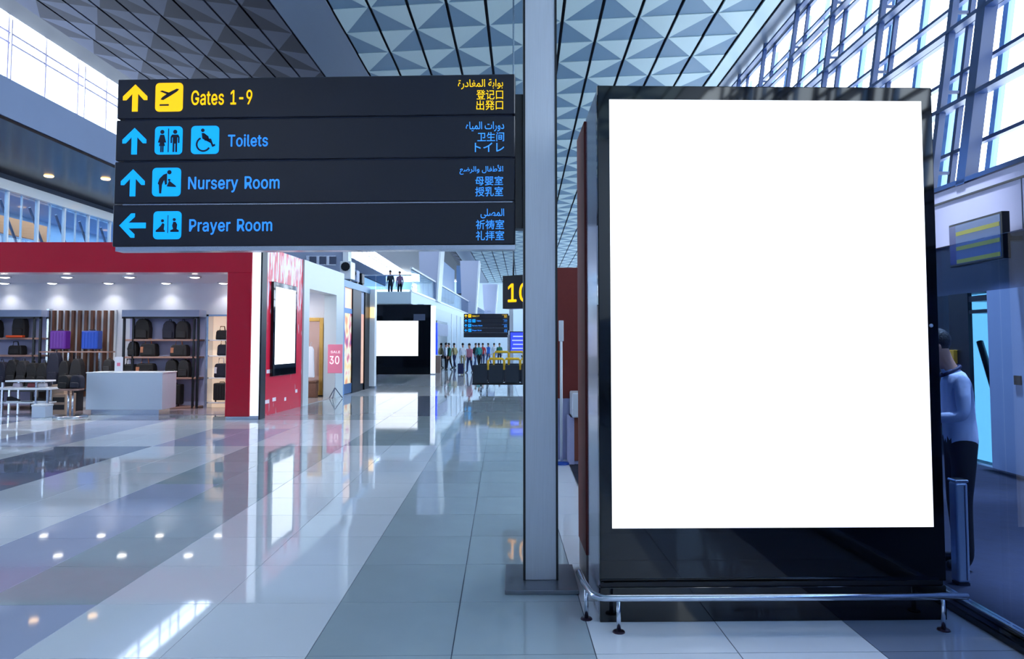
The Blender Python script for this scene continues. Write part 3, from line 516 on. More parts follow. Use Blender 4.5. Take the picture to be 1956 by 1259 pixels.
# ------------------------------------------------------------------ luggage shop behind the red portal
PY = 15.98
def sx(px, Y=PY): return (px - PX0) / F * Y
XL = -18.0
tag(MB().box(-17.0, -5.98, PY + 0.5, 19.2, 3.34, 3.5).obj('ceiling', white_paint), 'white ceiling of the luggage shop', kind='structure')
tag(MB().box(-17.0, -5.98, 18.9, 19.1, 0, 3.34).obj('wall_back', white_paint), 'white back wall of the luggage shop', kind='structure')
tag(MB().box(-6.05, -5.98, PY + .5, 19.0, 0, 3.34).obj('wall_side', white_paint), 'white right side wall inside the luggage shop', kind='structure')
shop_floor = mat('shop_floor', (150, 140, 150), 0.15, noise=0.1)
tag(MB().box(-17.0, -6.05, PY + 1.0, 18.95, -0.01, 0.012).obj('floor', shop_floor), 'brownish polished floor inside the luggage shop', kind='structure')
por = thing('shop_portal', 'glossy deep red square portal framing the luggage shop front', 'shopfront', (-6.32, PY, 0))
MB().box(-11.0, 0.28, 0, 0.5, 3.345, 4.04).obj('lintel', red_gloss, por)
B(-0.28, 0.28, 0, 0.5, 0.06, 3.345, .01).obj('column', red_gloss, por)
B(-0.26, 0.28, 0.02, 0.5, 0.0, 0.06).obj('plinth', satin, por)
MB().box(-11, 0.28, 0.5, 3.1, 3.5, 4.02).obj('roof_box', grey_dark, por)
pil = thing('light_pillar', 'tall glowing white light pillar beside the red portal', 'pillar', (-5.92, 15.95, 0))
glow = mat('glowing_white', (245, 248, 255), 0.3, emit=(235, 243, 255), es=0.9)
B(-0.10, 0.10, 0, 0.3, 0.08, 4.03, .008).obj('lit_panel', glow, pil)
B(-0.11, 0.115, 0.01, 0.3, 0, 0.08).obj('foot', satin, pil)
MB().box(0.105, 0.14, -0.02, 0.3, 0, 4.03).obj('edge_trim', black_metal, pil)

spotm = mat('spot_disc', (255, 250, 240), 0.4, emit=(255, 250, 240), es=8)
def shop_light(n, px, py, wash):
    Y = 16.9 if not wash else 18.62
    x = sx(px, Y)
    o = thing('downlight', 'recessed downlight of the luggage shop ceiling, %s in the %s row' % (['leftmost', 'second from left', 'third from left', 'fourth from left', 'rightmost'][n], 'back' if wash else 'front'), 'downlight', (x, Y, 3.325), 0,
              'recessed downlights of the luggage shop, %s row' % ('back' if wash else 'front'))
    MB().lathe([(0.001, -.035), (0.06, -.03), (0.11, -.012), (0.12, 0.02)], 14).obj('lamp_disc', spotm, o)
    MB().lathe([(0.12, -0.012), (0.15, -0.012), (0.15, 0.015), (0.12, 0.015)], 14).obj('trim_ring', white_gloss, o)
    l = bpy.data.lights.new('spot', 'SPOT'); l.energy = 60 if wash else 330; l.spot_size = 2.4 if not wash else 2.0; l.spot_blend = 1.0; l.color = (1, 0.96, 0.95); l.shadow_soft_size = 0.08
    lo = bpy.data.objects.new('spot_light', l); C.objects.link(lo); lo.parent = o; lo.location = (0, 0, -0.03)
for n, px in enumerate((5, 125, 245, 370)): shop_light(n, px, 527, False)
for n, px in enumerate((5, 97, 205, 315, 425)): shop_light(n, px, 541, True)

# shelving on the back wall
YB = 18.9
wood = mat('shelf_wood', (150, 118, 108), 0.4, noise=0.12, nscale=10)
bagm = mat('black_bag_fabric', (12, 12, 17), 0.7, noise=0.25, nscale=25, bump=0.3)
bagn = mat('navy_bag_fabric', (16, 20, 42), 0.7, noise=0.2, nscale=25, bump=0.3)
bagg = mat('charcoal_bag_fabric', (25, 24, 28), 0.7, noise=0.2, nscale=25, bump=0.3)
tan = mat('tan_leather', (170, 110, 80), 0.5)
def at_b(px, py, Y): return at(px, py, Y)
def shelving(name, label, x0p, x1p, shelf_ys, post_px):
    Yf = 18.45
    x0, x1 = sx(x0p, Yf), sx(x1p, Yf)
    t = thing(name, label, 'shelf unit', ((x0 + x1) / 2, 18.66, 0)); ox = (x0 + x1) / 2
    ztop = at(0, 605, Yf).z; zh = at(0, 592, Yf).z
    MB().box(x0 - ox, x1 - ox, -.21, .2, ztop, zh).obj('header_panel', grey_panel, t)
    MB().box(x0 - ox, x1 - ox, -.2, -.16, ztop - .05, ztop).obj('top_rail', black_metal, t)
    for p in post_px:
        X = sx(p, Yf) - ox
        MB().box(X - .025, X + .025, -.2, -.15, 0.0, ztop).obj('post', black_metal, t)
    out = []
    for y in shelf_ys:
        z = at(0, y, Yf).z
        B(x0 - ox + .1, x1 - ox - .02, -.2, .2, z - .05, z, .006).obj('shelf', wood, t); out.append(z)
    MB().box(x0 - ox, x1 - ox, .2, .22, 0, ztop).obj('back_panel', lavender, t)
    return out
zr = shelving('shelf_unit', 'black framed wall shelving of bags right of the slatted panel', 232, 380, (648, 681, 721, 777), (236, 254, 370, 378))
zl = shelving('shelf_unit', 'black framed wall shelving of bags left of the slatted panel', -70, 78, (645, 678, 721, 777), (-60, 64, 76))

def backpack(px0, px1, z, pyt, m, label, Y=18.6, pocket=None, group=None):
    x0, x1 = sx(px0, Y), sx(px1, Y); zt = at(0, pyt, Y).z; w = x1 - x0; h = zt - z
    t = thing('backpack', label, 'backpack', ((x0 + x1) / 2, Y, z + .001), 0, group)
    out = [(-w * .48, 0), (w * .48, 0), (w * .5, h * .5), (w * .42, h * .82), (w * .22, h * .98), (-w * .22, h * .98), (-w * .42, h * .82), (-w * .5, h * .5)]
    MB().prism(out, -.1, .1).bevel(.03, 2).obj('bag_body', m, t)
    po = [(-w * .36, h * .06), (w * .36, h * .06), (w * .38, h * .38), (w * .28, h * .46), (-w * .28, h * .46), (-w * .38, h * .38)]
    MB().prism(po, -.15, -.08).bevel(.018, 2).obj('front_pocket', pocket or m, t)
    MB().tube([(-w * .1, 0, h * .96), (-w * .08, 0, h * 1.06), (w * .08, 0, h * 1.06), (w * .1, 0, h * .96)], .012, 6).obj('handle', m, t)
    return t
def duffel(px0, px1, z, pyt, m, label, Y=18.6, patch=None):
    x0, x1 = sx(px0, Y), sx(px1, Y); zt = at(0, pyt, Y).z; w = x1 - x0; h = (zt - z)
    t = thing('travel_bag', label, 'bag', ((x0 + x1) / 2, Y, z + .001))
    hb = h * .72
    MB().prism([(-w * .5, 0), (w * .5, 0), (w * .46, hb * .8), (w * .38, hb), (-w * .38, hb), (-w * .46, hb * .8)], -.12, .12).bevel(.035, 2).obj('bag_body', m, t)
    MB().tube([(-w * .2, -.08, hb * .95), (-w * .15, -.08, h), (w * .15, -.08, h), (w * .2, -.08, hb * .95)], .014, 6).obj('handle', patch or m, t)
    MB().box(-w * .3, w * .3, -.135, -.115, hb * .15, hb * .6).obj('front_pocket', bagg if m is bagm else m, t)
    if patch: MB().box(-w * .42, -w * .25, -.14, -.115, hb * .3, hb * .75).obj('luggage_tag', patch, t)
    return t
def suitcase(px0, px1, z, pyt, m, label, Y=18.6):
    x0, x1 = sx(px0, Y), sx(px1, Y); zt = at(0, pyt, Y).z; w = x1 - x0; h = zt - z
    t = thing('suitcase', label, 'suitcase', ((x0 + x1) / 2, Y, z + .002))
    B(-w / 2, w / 2, -.12, .12, .05, h * .95, .03, 3).obj('shell', m, t)
    for k in range(4): MB().box(-w * .34 + k * w * .19, -w * .27 + k * w * .19, -.128, -.118, h * .15, h * .85).obj('rib', m, t)
    MB().tube([(-w * .18, 0, h * .94), (-w * .16, 0, h), (w * .16, 0, h), (w * .18, 0, h * .94)], .012, 6).obj('handle', black_metal, t)
    for s in (-1, 1): MB().lathe([(.028, -.012), (.028, .012)], 10, Matrix.Translation((s * w * .36, -.06, .03)) @ Matrix.Rotation(PI / 2, 4, 'Y')).obj('wheel', black_metal, t)
    return t
backpack(260, 289, zr[0], 609, bagm, 'black backpack with pale top flap, alone on the right shelving\'s top shelf', pocket=bagm)
backpack(313, 337, zr[0], 613, bagn, 'slate backpack at the left of the close pair on the top shelf')
backpack(338, 363, zr[0], 613, bagg, 'charcoal backpack at the right of the close pair on the top shelf')
backpack(248, 265, zr[1], 652, bagm, 'small black bag at the left end of the second shelf')
duffel(272, 303, zr[1], 647, bagm, 'black travel bag with a tan tag in the middle of the second shelf', patch=tan)
duffel(329, 362, zr[1], 650, bagg, 'brownish black travel bag at the right of the second shelf', patch=tan)
duffel(239, 264, zr[2], 686, bagm, 'black travel bag half hidden behind the counter top, left one')
duffel(264, 300, zr[2], 684, bagm, 'wide black travel bag behind the counter top, right one', patch=tan)
backpack(320, 343, zr[2], 687, bagm, 'black backpack at the left of the pair on the third shelf')
backpack(344, 366, zr[2], 687, bagg, 'dark grey backpack at the right of the pair on the third shelf')
suitcase(320, 351, zr[3], 732, bagm, 'black suitcase on the bottom shelf right of the white counter')
backpack(27, 52, zl[0], 604, bagg, 'charcoal backpack on the top shelf at the far left of the shop')
backpack(-20, 4, zl[0], 610, bagg, 'charcoal backpack cut by the left picture edge')
duffel(22, 49, zl[1], 653, bagm, 'black travel bag on the second shelf at the far left')
tag(B(-.22, .22, -.06, .06, 0, .06, .015).obj('pouch', mat('orange_pouch', (200, 70, 20), 0.6), None, (sx(30, 18.4), 18.4, zl[0] + .001)), 'small orange and black pouch lying before the far left backpack', 'pouch')

# slatted panel with suitcases
sp = thing('slatted_panel', 'white wall bay with upright brown wooden slats behind suitcases', 'wall panel', (sx(160, 18.85), 18.8, 0))
oxs = sx(160, 18.85); zt = at(0, 592, 18.85).z
MB().box(sx(98, 18.85) - oxs, sx(222, 18.85) - oxs, .04, .09, 0, zt).obj('bay_back', white_gloss, sp)
slat_m = mat('slat_wood', (104, 66, 48), 0.45, noise=0.2, nscale=6)
sl = B(-.035, .035, -.05, .04, .3, zt - .02, .006).mesh('slat', slat_m)
for k in range(10): link('slat', sl, sp, (sx(106 + k * 12.2, 18.85) - oxs, 0, 0))
MB().box(sx(95, 18.85) - oxs, sx(100, 18.85) - oxs, -.1, .09, 0, zt + .02).obj('side_post', satin, sp)
rk = thing('display_rail', 'thin wooden display rail carrying the purple and blue suitcases', 'shelf', (oxs, 18.35, 0))
zq = at(0, 671, 18.35).z
B(sx(84, 18.35) - oxs, sx(215, 18.35) - oxs, -.16, .16, zq - .035, zq, .006).obj('shelf', wood, rk)
for p in (133, 144, 192): MB().box(sx(p, 18.35) - oxs - .022, sx(p, 18.35) - oxs + .022, -.02, .02, 0, zq - .03).obj('post', satin, rk)
suitcase(101, 131, zq, 630, mat('purple_shell', (92, 30, 140), 0.3), 'purple hard shell suitcase on the rail before the slats', 18.35)
suitcase(161, 192, zq, 630, mat('blue_shell', (30, 70, 170), 0.3), 'blue hard shell suitcase on the rail before the slats', 18.35)

# dark bags crowded on low stands in front of the back wall
stand = thing('display_bench', 'long low dark display bench carrying a row of dark backpacks', 'bench', (-12.1, 17.95, 0))
B(-2.6, 1.1, -.2, .2, .5, .55, .008).obj('bench_top', black_metal, stand)
for x in (-2.4, -1.2, 0.0, 0.95): B(x - .04, x + .04, -.15, .15, 0, .5).obj('leg', black_metal, stand)
for k, (a, b, t_, m) in enumerate(((-6, 20, 690, bagn), (18, 40, 686, bagm), (36, 60, 688, bagg), (56, 78, 692, bagm), (76, 98, 692, bagm), (96, 120, 672, bagn), (118, 138, 688, bagm), (140, 162, 684, bagg))):
    backpack(a, b, .56, t_, m, ['navy', 'black', 'charcoal', 'black', 'black', 'large navy', 'black', 'charcoal'][k] + ' backpack, %s from the left on the low bench' % ['first', 'second', 'third', 'fourth', 'fifth', 'sixth', 'seventh', 'eighth'][k], 17.95, group='dark backpacks on the low bench')
backpack(202, 219, at(0, 711, 17.6).z, 686, bagg, 'small dark bag standing behind the counter beside the acrylic sign', 17.75)
# counter
ct = thing('shop_counter', 'plain white block counter on a recessed plinth in the luggage shop', 'counter', (sx(240.5, 16.9), 16.9, 0))
cxx = sx(240.5, 16.9); hw = (sx(313, 16.9) - sx(168, 16.9)) / 2; zc = at(0, 711, 16.9).z
cm = mat('counter_white', (196, 210, 228), 0.35)
B(-hw, hw, 0, .7, .13, zc - .03, .01).obj('counter_body', cm, ct)
B(-hw - .01, hw + .01, -.01, .71, zc - .03, zc, .006).obj('counter_top', white_gloss, ct)
B(-hw + .1, hw - .1, .06, .6, 0, .13).obj('plinth', satin, ct)
sg = thing('tabletop_sign', 'small upright white card holder on the counter top', 'sign', (sx(229, 17.1), 17.1, zc))
B(-.1, .1, -.02, .02, 0, .02, .004).obj('base', white_gloss, sg); B(-.1, .1, -.006, .006, .02, .36, .004).obj('card', white_paint, sg)
MB().box(-.04, .04, -.009, -.006, .14, .22).obj('print', mat('pink_print', (220, 120, 150), 0.6), sg)
# display table
tb = thing('display_table', 'white two tier display table with steel legs at the shop front', 'table', (sx(48, 16.6), 16.6, 0))
B(-.75, .6, 0, .6, .62, .67, .006).obj('tabletop', white_gloss, tb); B(-.5, .45, .1, .5, .80, .84, .006).obj('upper_shelf', white_gloss, tb)
B(-.7, .55, .05, .55, .3, .33, .006).obj('lower_shelf', white_gloss, tb)
for x in (-.72, -.5, .3, .57):
    for y in (.03, .57): MB().box(x - .02, x + .02, y - .02, y + .02, 0, .62 if x in (-.72, .57) else .8).obj('leg', satin, tb)
tx = sx(48, 16.6)
for k, (x, c, n) in enumerate(((-.3, (214, 200, 214), 'pale pink'), (0.05, (120, 40, 50), 'dark red'), (.3, (200, 196, 206), 'light grey'))):
    o = thing('handbag', n + ' small handbag on the display table\'s middle shelf', 'bag', (tx + x, 16.85, .672))
    m = mat('handbag_%s' % n.replace(' ', '_'), c, .5)
    MB().prism([(-.1, 0), (.1, 0), (.08, .1), (-.08, .1)], -.05, .05).bevel(.012).obj('bag_body', m, o)
    MB().tube([(-.05, 0, .095), (-.03, 0, .125), (.03, 0, .125), (.05, 0, .095)], .006, 5).obj('handle', m, o)
for k, (x, n, m) in enumerate(((-.35, 'black', bagm), (.28, 'charcoal', bagg))):
    o = thing('shoe', n + ' low shoe on the lower shelf of the display table', 'shoe', (tx + x, 16.8, .332))
    MB().prism([(-.14, 0), (.14, 0), (.14, .04), (.02, .07), (-.06, .12), (-.14, .12)], -.045, .045).bevel(.014).obj('upper', m, o)
    MB().box(-.145, .145, -.048, .048, -.001, .02).obj('sole', white_gloss, o)
bx = thing('storage_box', 'white lidded storage box on the floor before the display table', 'box', (sx(80, 16.3), 16.3, 0.0))
B(-.16, .16, -.02, .25, .0, .26, .01).obj('box_body', cm, bx); B(-.17, .17, -.03, .26, .26, .31, .01).obj('lid', white_gloss, bx)
cr = thing('drawer_crate', 'tan wooden stepped crate right of the display table', 'crate', (sx(116, 17.0), 17.0, 0))
cw = mat('crate_wood', (176, 150, 130), .5, noise=.1)
B(-.16, .18, 0, .4, 0, .5, .01).obj('crate_body', cw, cr); B(-.2, .1, .05, .35, .5, .72, .01).obj('upper_box', cw, cr)
for z in (.12, .3): MB().box(-.13, .15, -.01, 0, z, z + .12).obj('drawer_front', bagg, cr)
rs = thing('round_stand', 'steel two pole display stand on a round base', 'stand', (sx(140, 16.5), 16.5, 0))
MB().lathe([(.001, 0), (.36, 0), (.36, .025), (.3, .045), (.001, .045)], 24).obj('base', satin, rs)
for x in (-.06, .04): MB().tube([(x, 0, .04), (x, 0, .62)], .022, 10).obj('pole', satin, rs)
B(-.22, .22, -.14, .14, .62, .66, .006).obj('tray', wood, rs)
backpack(118, 140, .662, 716, bagm, 'black backpack on the round base stand, left one', 16.52)
backpack(141, 162, .662, 716, bagn, 'navy backpack on the round base stand, right one', 16.52)
# lit niche beside the column
nc = thing('lit_niche', 'warm lit shelf niche with bags beside the red column', 'shelf unit', (sx(424, 18.8), 18.8, 0)); ncx = sx(424, 18.8)
warm = mat('warm_niche_back', (250, 226, 205), .5, emit=(255, 225, 195), es=.55)
zt = at(0, 605, 18.8).z
MB().box(sx(406, 18.8) - ncx, sx(450, 18.8) - ncx, .06, .09, 0, zt).obj('niche_back', warm, nc)
MB().box(sx(402, 18.8) - ncx, sx(406, 18.8) - ncx, -.25, .09, 0, zt + .05).obj('side_frame', satin, nc)
MB().box(sx(402, 18.8) - ncx, sx(450, 18.8) - ncx, -.25, .09, zt, zt + .05).obj('top_frame', satin, nc)
nz = []
for y in (649, 679, 721, 768):
    z = at(0, y, 18.7).z; nz.append(z); B(sx(407, 18.8) - ncx, sx(448, 18.8) - ncx, -.22, .06, z - .03, z, .004).obj('shelf', white_gloss, nc)
duffel(415, 440, nz[0], 624, bagg, 'brown grey bag on the niche\'s top shelf', 18.7)
duffel(418, 442, nz[1], 650, bagn, 'navy bag on the niche\'s second shelf', 18.7)
duffel(413, 440, nz[2], 684, bagn, 'navy and white handbag on the niche\'s third shelf', 18.7, patch=white_gloss)
suitcase(413, 440, nz[3], 730, bagm, 'black case on the niche\'s bottom shelf', 18.7)

# ------------------------------------------------------------------ left shop row along the concourse
RA = Vector((-5.97, 16.4, 0)); RT = math.atan(0.0352)
def row_thing(name, label, cat, l, off=0.0):
    p = RA + Matrix.Rotation(-RT, 3, 'Z') @ Vector((off, l, 0))
    return thing(name, label, cat, p, -RT)
def lof(px): return -6.547 / ((px - PX0) / F - 0.0352) - 16.4
RTOP = 4.03
ad = row_thing('poster_wall', 'red advertising wall with white slanted streaks and a lit screen', 'wall panel', 0)
def streak_red():
    m = bpy.data.materials.new('red_streak_print'); m.use_nodes = True; nt = m.node_tree; b = nt.nodes['Principled BSDF']; b.inputs['Roughness'].default_value = .25
    tc = nt.nodes.new('ShaderNodeTexCoord'); mp = nt.nodes.new('ShaderNodeMapping'); mp.inputs['Rotation'].default_value = (0.5, 0, 0); mp.inputs['Scale'].default_value = (1, 5.5, 0.8)
    nz = nt.nodes.new('ShaderNodeTexNoise'); nz.inputs['Scale'].default_value = 1.6; nz.inputs['Detail'].default_value = 1.5
    sp_ = nt.nodes.new('ShaderNodeSeparateXYZ'); r1 = nt.nodes.new('ShaderNodeMapRange'); r1.inputs[1].default_value = 1.9; r1.inputs[2].default_value = 4.0; r1.inputs[3].default_value = -.12; r1.inputs[4].default_value = .1
    ad_ = nt.nodes.new('ShaderNodeMath'); ad_.operation = 'ADD'; cr_ = nt.nodes.new('ShaderNodeValToRGB')
    cr_.color_ramp.elements[0].position = .54; cr_.color_ramp.elements[0].color = rgb(212, 32, 62); cr_.color_ramp.elements[1].position = .57; cr_.color_ramp.elements[1].color = rgb(225, 205, 225)
    nt.links.new(tc.outputs['Object'], mp.inputs[0]); nt.links.new(mp.outputs[0], nz.inputs['Vector']); nt.links.new(tc.outputs['Object'], sp_.inputs[0])
    nt.links.new(sp_.outputs[2], r1.inputs[0]); nt.links.new(nz.outputs[0], ad_.inputs[0]); nt.links.new(r1.outputs[0], ad_.inputs[1]); nt.links.new(ad_.outputs[0], cr_.inputs[0]); nt.links.new(cr_.outputs[0], b.inputs['Base Color'])
    return m
MB().box(-.4, 0, 0, 2.85, 0, RTOP).obj('printed_panel', streak_red(), ad)
ny = Matrix.Rotation(-RT, 3, 'Z') @ Vector((1, 0, 0))
def rowpt(px, py, off=0.0):
    p = onplane(px, py, RA + ny * off, ny) - RA
    q = Matrix.Rotation(RT, 3, 'Z') @ p; return q.y, q.z
a, zb = rowpt(515, 719); b, ztp = rowpt(563, 548)
MB().box(0, .07, a, b, zb, ztp).bevel(.008, 1).obj('screen_case', black_gloss, ad)
MB().box(.071, .075, a + .12, b - .12, zb + .28, ztp - .12).obj('screen', screen_w, ad)
ptext = mat('poster_white_print', (240, 225, 235), .5)
for k, (l0, z0, w_) in enumerate(((.3, .28, .3), (.8, .3, .22), (1.6, .25, .12), (2.4, .4, .15), (.4, 1.0, .5), (1.6, 1.05, .3))):
    MB().box(0, .004, l0, l0 + w_, z0, z0 + .09).obj('print_mark', ptext, ad)
# white framed boutique
bqw = mat('boutique_white', (196, 206, 212), .3)
bq = row_thing('boutique_front', 'white square framed boutique front with an open doorway', 'shopfront', 0)
l0, l1 = 2.87, 6.78
MB().box(-.35, 0.04, l0, lof(588), 0, RTOP).obj('frame_post', bqw, bq)
MB().box(-.35, 0.04, lof(640), l1, 0, RTOP).obj('frame_post', bqw, bq)
MB().box(-.35, 0.04, lof(588), lof(640), 3.26, RTOP).obj('lintel', bqw, bq)
MB().box(-3.2, -3.1, l0, l1, 0, 3.4).obj('rear_wall', white_paint, bq)
MB().box(-3.2, -.35, l1 - .1, l1, 0, 3.4).obj('side_wall', white_paint, bq)
MB().box(-3.2, -.35, l0, l0 + .1, 0, 3.4).obj('side_wall', white_paint, bq)
MB().box(-3.2, -.35, l0, l1, 3.4, 3.5).obj('soffit', white_paint, bq)
MB().box(-3.2, 0, l0, l1, 0.0, .012).obj('threshold', mat('boutique_floor', (170, 160, 160), .15), bq)
bl = bpy.data.lights.new('boutique_lamp', 'AREA'); bl.energy = 70; bl.size = 1.2; bl.color = (1, .94, .9); blo = bpy.data.objects.new('boutique_lamp', bl); C.objects.link(blo); blo.parent = bq; blo.location = (-1.7, 4.8, 3.35)
gold = mat('gold_frame', (205, 165, 90), .3, .6, noise=.1)
YM = 22.75
mx0, mx1 = sx(575, YM), sx(618, YM); mz0, mz1 = at(0, 757, YM).z, at(0, 607, YM).z
mr = thing('framed_mirror', 'tall gold framed mirror standing inside the boutique doorway', 'mirror', ((mx0 + mx1) / 2, YM, 0)); hw = (mx1 - mx0) / 2; mz0 = max(mz0, .05)
for args in ((-hw, -hw + .12, mz0, mz1), (hw - .12, hw, mz0, mz1), (-hw + .12, hw - .12, mz1 - .12, mz1), (-hw + .12, hw - .12, mz0, mz0 + .12)):
    B(args[0], args[1], -.04, .04, args[2], args[3], .012).obj('frame_bar', gold, mr)
MB().box(-hw + .12, hw - .12, 0, .02, mz0 + .12, mz1 - .12).obj('mirror_glass', mat('bronze_mirror', (190, 160, 150), .12, .5), mr)
MB().box(-hw, hw, -.03, .04, 0.012, mz0).obj('foot', bagg, mr)
hg = thing('hanging_coat', 'long white garment hanging in the boutique doorway', 'coat', (sx(594, 22.2), 22.2, 0))
gz0, gz1 = at(0, 721, 22.2).z, at(0, 662, 22.2).z
MB().prism([(-.13, gz0), (.13, gz0), (.1, gz1 - .1), (.05, gz1), (-.05, gz1), (-.1, gz1 - .1)], -.05, .05).bevel(.02).obj('cloth', white_paint, hg)
MB().tube([(0, 0, gz1 - .02), (0, 0, gz1 + .1), (.03, 0, gz1 + .13)], .008, 5).obj('hanger_hook', satin, hg)
bk = thing('wicker_hamper', 'brown box hamper below the white garment in the boutique', 'hamper', (sx(598, 22.3), 22.3, .0)); 
hz = mat('brown_wicker', (110, 74, 58), .7, noise=.25, nscale=20)
B(-.16, .16, -.12, .12, .02, .48, .015).obj('hamper_body', hz, bk); B(-.17, .17, -.13, .13, .48, .53, .01).obj('lid', hz, bk)
# sale standee
ss = thing('sale_stand', 'pink sale sign on a splayed black foot before the boutique', 'sign', (sx(641, 21.9), 21.9, 0))
spx = mat('pink_sign', (255, 140, 170), .5)
sz0, sz1 = at(0, 713, 21.9).z, at(0, 658, 21.9).z; hw = (sx(655, 21.9) - sx(627, 21.9)) / 2
B(-hw, hw, -.015, .015, sz0, sz1, .01).obj('sign_board', spx, ss)
MB().tube([(0, .02, .3), (0, .02, sz1 - .1)], .014, 6).obj('pole', white_gloss, ss)
for a_ in range(3): MB().tube([(0, .02, .34), (.24 * math.cos(a_ * 2.09 + .5), .02 + .24 * math.sin(a_ * 2.09 + .5), .012)], .014, 6).obj('leg', grey_dark, ss)
wt = mat('white_print', (250, 240, 245), .5, emit=(255, 245, 250), es=.25)
lettering('SALE', wt, ss, -hw * .6, hw * .7, sz0 + .62, sz0 + .70, -.016)
lettering('30', wt, ss, -hw * .75, hw * .6, sz0 + .28, sz0 + .54, -.016, .01)
# dark shopfront
df = row_thing('dark_shopfront', 'dark framed shopfront with lit poster windows and a steel header', 'shopfront', 0)
L = lof
MB().box(-.5, .02, l1 + .02, L(706), 3.62, 3.85).obj('header_beam', mat('blue_steel', (90, 130, 165), .3, .3), df)
MB().box(-.3, 0, L(656), L(658.5), 0, 3.62).obj('frame_post', mull_m, df)
MB().box(-.4, 0, L(674), L(690), 0, 3.62).obj('black_pillar', mat('shopfront_black', (5, 8, 16), .3, spec=.2), df)
MB().box(-.4, 0, L(697.5), L(706), 0, 3.62).obj('black_pillar', mat('shopfront_black', (5, 8, 16), .3, spec=.2), df)
MB().box(-.3, -.03, L(658.5), L(674), 2.75, 2.92).obj('transom', mull_m, df)
def blotch(name, cols, sc):
    m = bpy.data.materials.new(name); m.use_nodes = True; nt = m.node_tree; b = nt.nodes['Principled BSDF']
    tc = nt.nodes.new('ShaderNodeTexCoord'); nz = nt.nodes.new('ShaderNodeTexNoise'); nz.inputs['Scale'].default_value = sc; nz.inputs['Detail'].default_value = 1
    cr_ = nt.nodes.new('ShaderNodeValToRGB'); cr_.color_ramp.elements[0].position = .3; cr_.color_ramp.elements[0].color = rgb(*cols[0]); cr_.color_ramp.elements[1].position = .7; cr_.color_ramp.elements[1].color = rgb(*cols[-1])
    for i_, c_ in enumerate(cols[1:-1]):
        e = cr_.color_ramp.elements.new(.3 + .4 * (i_ + 1) / (len(cols) - 1)); e.color = rgb(*c_)
    nt.links.new(tc.outputs['Object'], nz.inputs['Vector']); nt.links.new(nz.outputs[0], cr_.inputs[0]); nt.links.new(cr_.outputs[0], b.inputs['Base Color']); nt.links.new(cr_.outputs[0], b.inputs['Emission Color'])
    b.inputs['Emission Strength'].default_value = .35; return m
MB().box(-.1, -.05, L(658.5), L(674), .35, 2.75).obj('window_poster', blotch('poster_print', [(235, 150, 110), (245, 215, 160), (240, 225, 200), (200, 90, 120), (60, 90, 150)], 1.8), df)
MB().box(-.1, -.05, L(658.5), L(674), 2.92, 3.62).obj('lit_fanlight', mat('peach_fanlight', (245, 205, 180), .5, emit=(255, 205, 170), es=.4), df)
MB().box(-.1, -.02, L(658.5), L(674), 0.02, .35).obj('plinth', mat('blue_plinth', (50, 90, 140), .3), df)
MB().box(-.1, -.05, L(690), L(697.5), .25, 2.8).obj('window_poster', blotch('peach_print', [(220, 150, 130), (240, 190, 160)], .5), df)
MB().box(-.1, -.05, L(690), L(697.5), 2.8, 3.62).obj('roller_box', grey_panel, df)
MB().box(-.1, -.05, L(690), L(697.5), .0, .25).obj('plinth', black_metal, df)
MB().box(-2.6, -.45, l1 + .1, L(706), 0, 3.6).obj('shop_box', grey_dark, df)
# items on top of the dark shopfront
for k, px in enumerate((688, 696, 702)):
    l = (8.4, 9.35, 10.15)[k]; o = row_thing('floodlight', ['large white floodlight box on the dark shopfront roof', 'grey floodlight in the middle of the dark shopfront roof', 'black floodlight at the far end of the dark shopfront roof'][k], 'lamp', l, -.3)
    o.location.z = 3.85; s_ = (.8, .55, .5)[k]
    B(-.25 * s_, .25 * s_, -.35 * s_, .35 * s_, .12, .12 + .8 * s_, .03).obj('housing', [white_gloss, grey_panel, black_metal][k], o)
    B(-.12, .12, -.1, .1, 0, .13).obj('bracket', black_metal, o)
    MB().lathe([(.001, 0), (.16 * s_, 0), (.2 * s_, .06), (.2 * s_, .08)], 12, Matrix.Translation((.02, -.36 * s_, .12 + .55 * s_)) @ Matrix.Rotation(PI / 2, 4, 'X')).obj('lens', black_gloss, o)
pw = row_thing('white_pilaster', 'slim white pilaster ending the dark shopfront', 'pillar', L(706) + .02)
B(-.18, .2, 0, .3, 0.08, 3.8, .01).obj('shaft', white_gloss, pw); B(-.2, .22, -.02, .32, 0, .08).obj('foot', satin, pw)
B(.02, .2, -.08, 0, 2.7, 3.1, .02).obj('wall_lamp', mat('amber_lamp', (250, 220, 170), .4, emit=(255, 210, 140), es=1.5), pw)
# grey wall above, with vents
gw = tag(MB().box(-9.8, -6.3, 26, 26.4, 0, 7.5).obj('wall_left', grey_panel), 'pale grey upper wall with three square windows above the boutique', kind='structure')
for px in (593, 612, 631):
    x = sx(px, 26)
    MB().box(x - .18, x + .18, 25.96, 26.0, 4.62, 4.98).obj('vent_frame', satin, gw); MB().box(x - .06, x + .2, 25.95, 25.965, 4.66, 4.95).obj('vent_pane', grey_dark, gw)
MB().box(-6.42, -6.22, 25.9, 26.4, 4, 7.5).obj('corner_post', white_gloss, gw)

